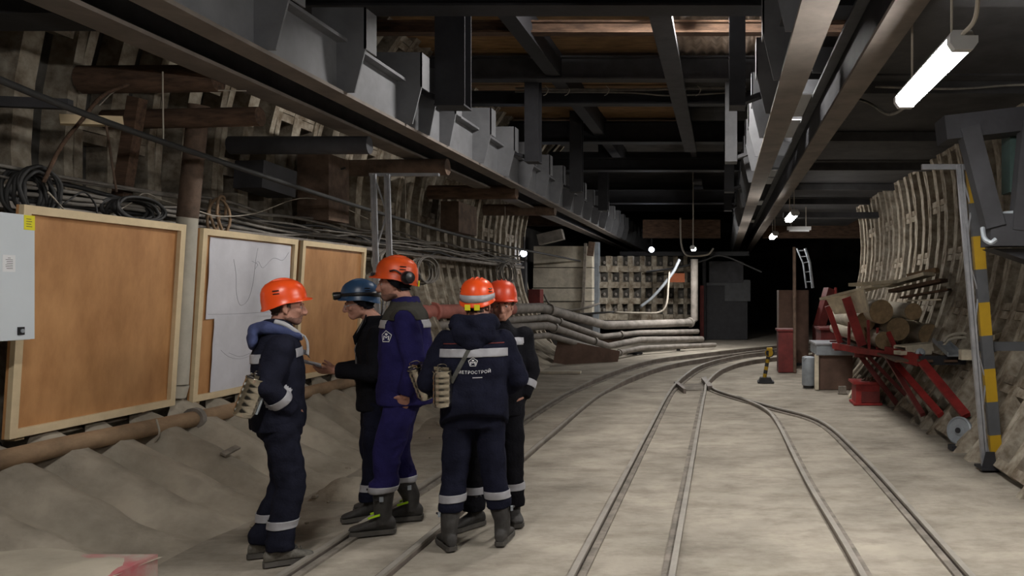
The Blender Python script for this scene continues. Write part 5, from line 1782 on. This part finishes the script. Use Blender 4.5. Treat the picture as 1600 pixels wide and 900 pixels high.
for s in (-1, 1):
    MB().prism([Vector((s * .02, .145, 1.30)), Vector((s * .055, .155, 1.36)), Vector((s * .105, .085, 1.475)), Vector((s * .062, .075, 1.53))], (0, .008, .004)).build('lapel', 'blackcloth', w2['root'])
mw = w2['root'].matrix_basis.copy()
bpy.context.view_layer.update()
mw = w2['root'].matrix_world


def L2W(S, p):
    return S['root'].matrix_world @ Vector(p)


pb = MB()
for k, (z, a, dx) in enumerate(((0, 0, 0), (.006, .08, .01), (.012, -.1, -.005))):
    q = Matrix.Translation(Vector((dx, .435, 1.165 + z))) @ Matrix.Rotation(a, 4, 'Z') @ Matrix.Rotation(.30, 4, 'X')
    pb.box((-.075, -.055, 0), (.075, .075, .004), q)
pp_ = thing('paper_bundle', 'small bundle of folded papers held by the worker in spectacles', 'papers', L2W(w2, (0, .405, 1.15)))
for i, v in enumerate(pb.v):
    pb.v[i] = L2W(w2, v)
pb.build('sheets', 'paper', pp_)
wv = []
b = MB()
n = 10
for i in range(n + 1):
    for jx in range(5):
        u, v = i / n, jx / 4
        wv.append(L2W(w2, (-.05 + .10 * v, .45 + .08 * u, 1.205 + .075 * math.sin(PI * u) * (.7 + .3 * math.sin(v * 5)) + .004)))
fs = []
for i in range(n):
    for jx in range(4):
        a = i * 5 + jx
        fs.append((a, a + 1, a + 6, a + 5))
b.add(wv, fs)
b.add([v + Vector((0, 0, -.002)) for v in wv], [tuple(reversed(f)) for f in fs])
b.build('curled_sheet', 'paper', pp_, smooth=True, label='bright curled top sheet')

# 3: royal blue suit, helmet with ear muffs
w3 = person(dict(label='tall worker in a royal blue suit and orange helmet with raised ear muffs, facing left', x=-2.29, y=5.48, yaw=DEG(90 + 20), seed=3, k=1.07,
    jac='royal', tro='royal', boots='boot', shaft=.30, cuffz=.27, hem=.82, girth=1.02, deep=1.12, hood_under=True, beard=True, hyaw=-.12, hpitch=-.10, head=(0, .05, -.01), lean=(0, .0), tband=True, tbz=.285, tcr=.014, limetag=True, collarz=1.54,
    arms=[dict(el=(-.27, -.08, 1.13), wr=(-.22, -.02, .90), hd=(.5, .3, -1), n=(1, 0, 0), th=(0, 1, .2), curl=.5, cuff=.98), dict(el=(.27, -.08, 1.13), wr=(.215, -.03, .90), hd=(-.62, .30, -1), n=(-1, 0, 0), th=(0, 1, .2), curl=.5, cuff=.97)],
    legs=[dict(kn=(-.12, .10, .48), an=(-.13, .13, .09), toe=.05), dict(kn=(.11, .06, .48), an=(.13, -.03, .09), toe=.1)],
    helmet=dict(mat='orange2', peak=.035, tilt=.08, muffs=True)))
yk = patch(w3['jacket'], 'yoke', 'olive', w3['root'], lambda p: p.z > 1.37 and p.z < 1.50 and abs(p.x) < .24, .003, ((Vector((0, 0, 1.385)), Vector((0, 0, -1))),), label='olive grey shoulder yoke')
yoke_tapes(w3, [('reflective_band', lambda p: abs(p.x) < .165 and 1.27 < p.z < 1.42, ((Vector((0, 0, 1.384)), Vector((0, 0, 1))), (Vector((0, 0, 1.332)), Vector((0, 0, -1)))))])
c, n, d = pixray(w3, 604, 526)
n = Vector((n.x, n.y, 0)).normalized()
lay(w3, 'chest_emblem', flat_poly_mesh(emblem_polys(.042)), c, Vector((0, 0, 1)).cross(n), (0, 0, 1), -n, jbvh(w3), 'print', label='white pentagon emblem on the chest')
c, n, d = pixray(w3, 661, 531)
lay(w3, 'back_print', flat_poly_mesh([[(-.05, -.004), (.05, -.004), (.05, .004), (-.05, .004)], [(.03, .004), (.037, .004), (.037, .03), (.03, .03)]]), (0.02, c.y, c.z), (1, 0, 0), (0, 0, 1), (0, 1, 0), jbvh(w3), 'print', label='white print on the back, seen edge on')
canister('leaning steel rescue canister with a wire loop at the side of the blue-suited worker', P(668, 621, 5.22), (0.05, -.38), .8)

# 4: back to the viewer
w4 = person(dict(label='worker seen from behind, orange helmet with reflective band, lettered navy jacket with hood', x=-1.65, y=5.08, yaw=DEG(17), seed=4, k=.975,
    jac='navy', tro='navy', boots='boot', shaft=.29, cuffz=.24, hem=.82, girth=1.10, hemslope=.55, hyaw=-.22, hpitch=-.06, head=(0.02, .03, 0), tbz=.335,
    arms=[dict(el=(-.30, -.01, 1.12), wr=(-.21, .17, .99), hd=(.5, .5, -.8), n=(1, 0, 0), th=(0, 0, 1), curl=.5), dict(el=(.29, -.01, 1.12), wr=(.20, .17, 1.0), hd=(-.5, .5, -.8), n=(-1, 0, 0), th=(0, 0, 1), curl=.5)],
    legs=[dict(kn=(-.13, .02, .49), an=(-.165, -.03, .09), toe=-.3), dict(kn=(.12, .02, .49), an=(.185, -.02, .09), toe=.25)],
    helmet=dict(mat='orange', peak=.045, tilt=.05, bandz=True, tags=True)))
hood(w4, 'navy', big=True)
yoke_tapes(w4, [('reflective_band', lambda p: abs(p.x) < .215 and p.y < .06 and 1.18 < p.z < 1.36, ((Vector((0, 0, 1.345)), Vector((0, 0, 1))), (Vector((0, 0, 1.288)), Vector((0, 0, -1)))))])
yoke_tapes(w4, [])
patch(w4['jacket'], 'red_piping', 'darkred', w4['root'], lambda p: abs(p.x) < .19 and p.y < .0 and 1.30 < p.z < 1.43, .002, ((Vector((0, 0, 1.381)), Vector((0, 0, 1))), (Vector((0, 0, 1.375)), Vector((0, 0, -1)))), label='thin dark red piping')
c, n, d = pixray(w4, 744, 584)
print_text(w4, 'back_print', '\u041c\u0415\u0422\u0420\u041e\u0421\u0422\u0420\u041e\u0419', .028, c + Vector((-.012, 0, 0)), (1, 0, 0), (0, 0, 1), (0, 1, 0), arc=-.6, label='white Cyrillic lettering')
c, n, d = pixray(w4, 739, 566)
lay(w4, 'back_emblem', flat_poly_mesh(emblem_polys(.032)), c, (1, 0, 0), (0, 0, 1), (0, 1, 0), jbvh(w4), 'print', label='white pentagon emblem with a pointed letter')
c, n, d = pixray(w4, 746, 590)
lay(w4, 'back_print_line', flat_poly_mesh([[(-.03 + .009 * k, -.003), (-.024 + .009 * k, -.003), (-.024 + .009 * k, .003), (-.03 + .009 * k, .003)] for k in range(7)]), c, (1, 0, 0), (0, 0, 1), (0, 1, 0), jbvh(w4), 'print', label='row of tiny white print')
strap(w4, 'shoulder_strap', [(706, 597), (718, 574), (732, 548), (743, 527), (752, 506)], .026, 'strap')
canister('upright steel rescue canister on a strap at the hip of the worker seen from behind', P(692, 635, 4.90), (0.03, -.06), 1.3)

# 5: behind, facing the viewer
w5 = person(dict(label='worker in a red-orange helmet facing the viewer, half hidden behind the lettered jacket', x=-1.64, y=5.55, yaw=DEG(180 + 14), seed=5, k=.975,
    jac='blackcloth', tro='blackcloth', boots='boot', shaft=.16, cuffz=.12, hem=.80, girth=1.0, hyaw=.06, hpitch=-.12, head=(-0.035, .05, -.01), tbz=.27,
    arms=[dict(el=(-.245, -.05, 1.12), wr=(-.195, .03, .95), hd=(.6, .12, -1), curl=.5, n=(1, 0, 0), th=(0, 1, 0), cuff=1.08), dict(el=(.245, -.04, 1.12), wr=(.195, .03, .95), hd=(-.6, .12, -1), curl=.5, n=(-1, 0, 0), th=(0, 1, 0), cuff=1.08)],
    legs=[dict(kn=(-.11, .03, .49), an=(-.12, -.01, .09), toe=-.2), dict(kn=(.12, .05, .49), an=(.16, .06, .09), toe=.9)],
    helmet=dict(mat='redhelm', peak=.04, tilt=.02)))
yoke_tapes(w5, [('reflective_band', lambda p: p.x < -.05 and abs(p.x) < .19 and p.y > .02 and 1.27 < p.z < 1.42, ((Vector((0, 0, 1.384)), Vector((0, 0, 1))), (Vector((0, 0, 1.330)), Vector((0, 0, -1)))))])
for (shd, el, wr) in w5['armpts']:
    band(w5['jacket'], 'reflective_band', 'reflect', w5['root'], el.lerp(wr, .52), wr - el, .027, .13)
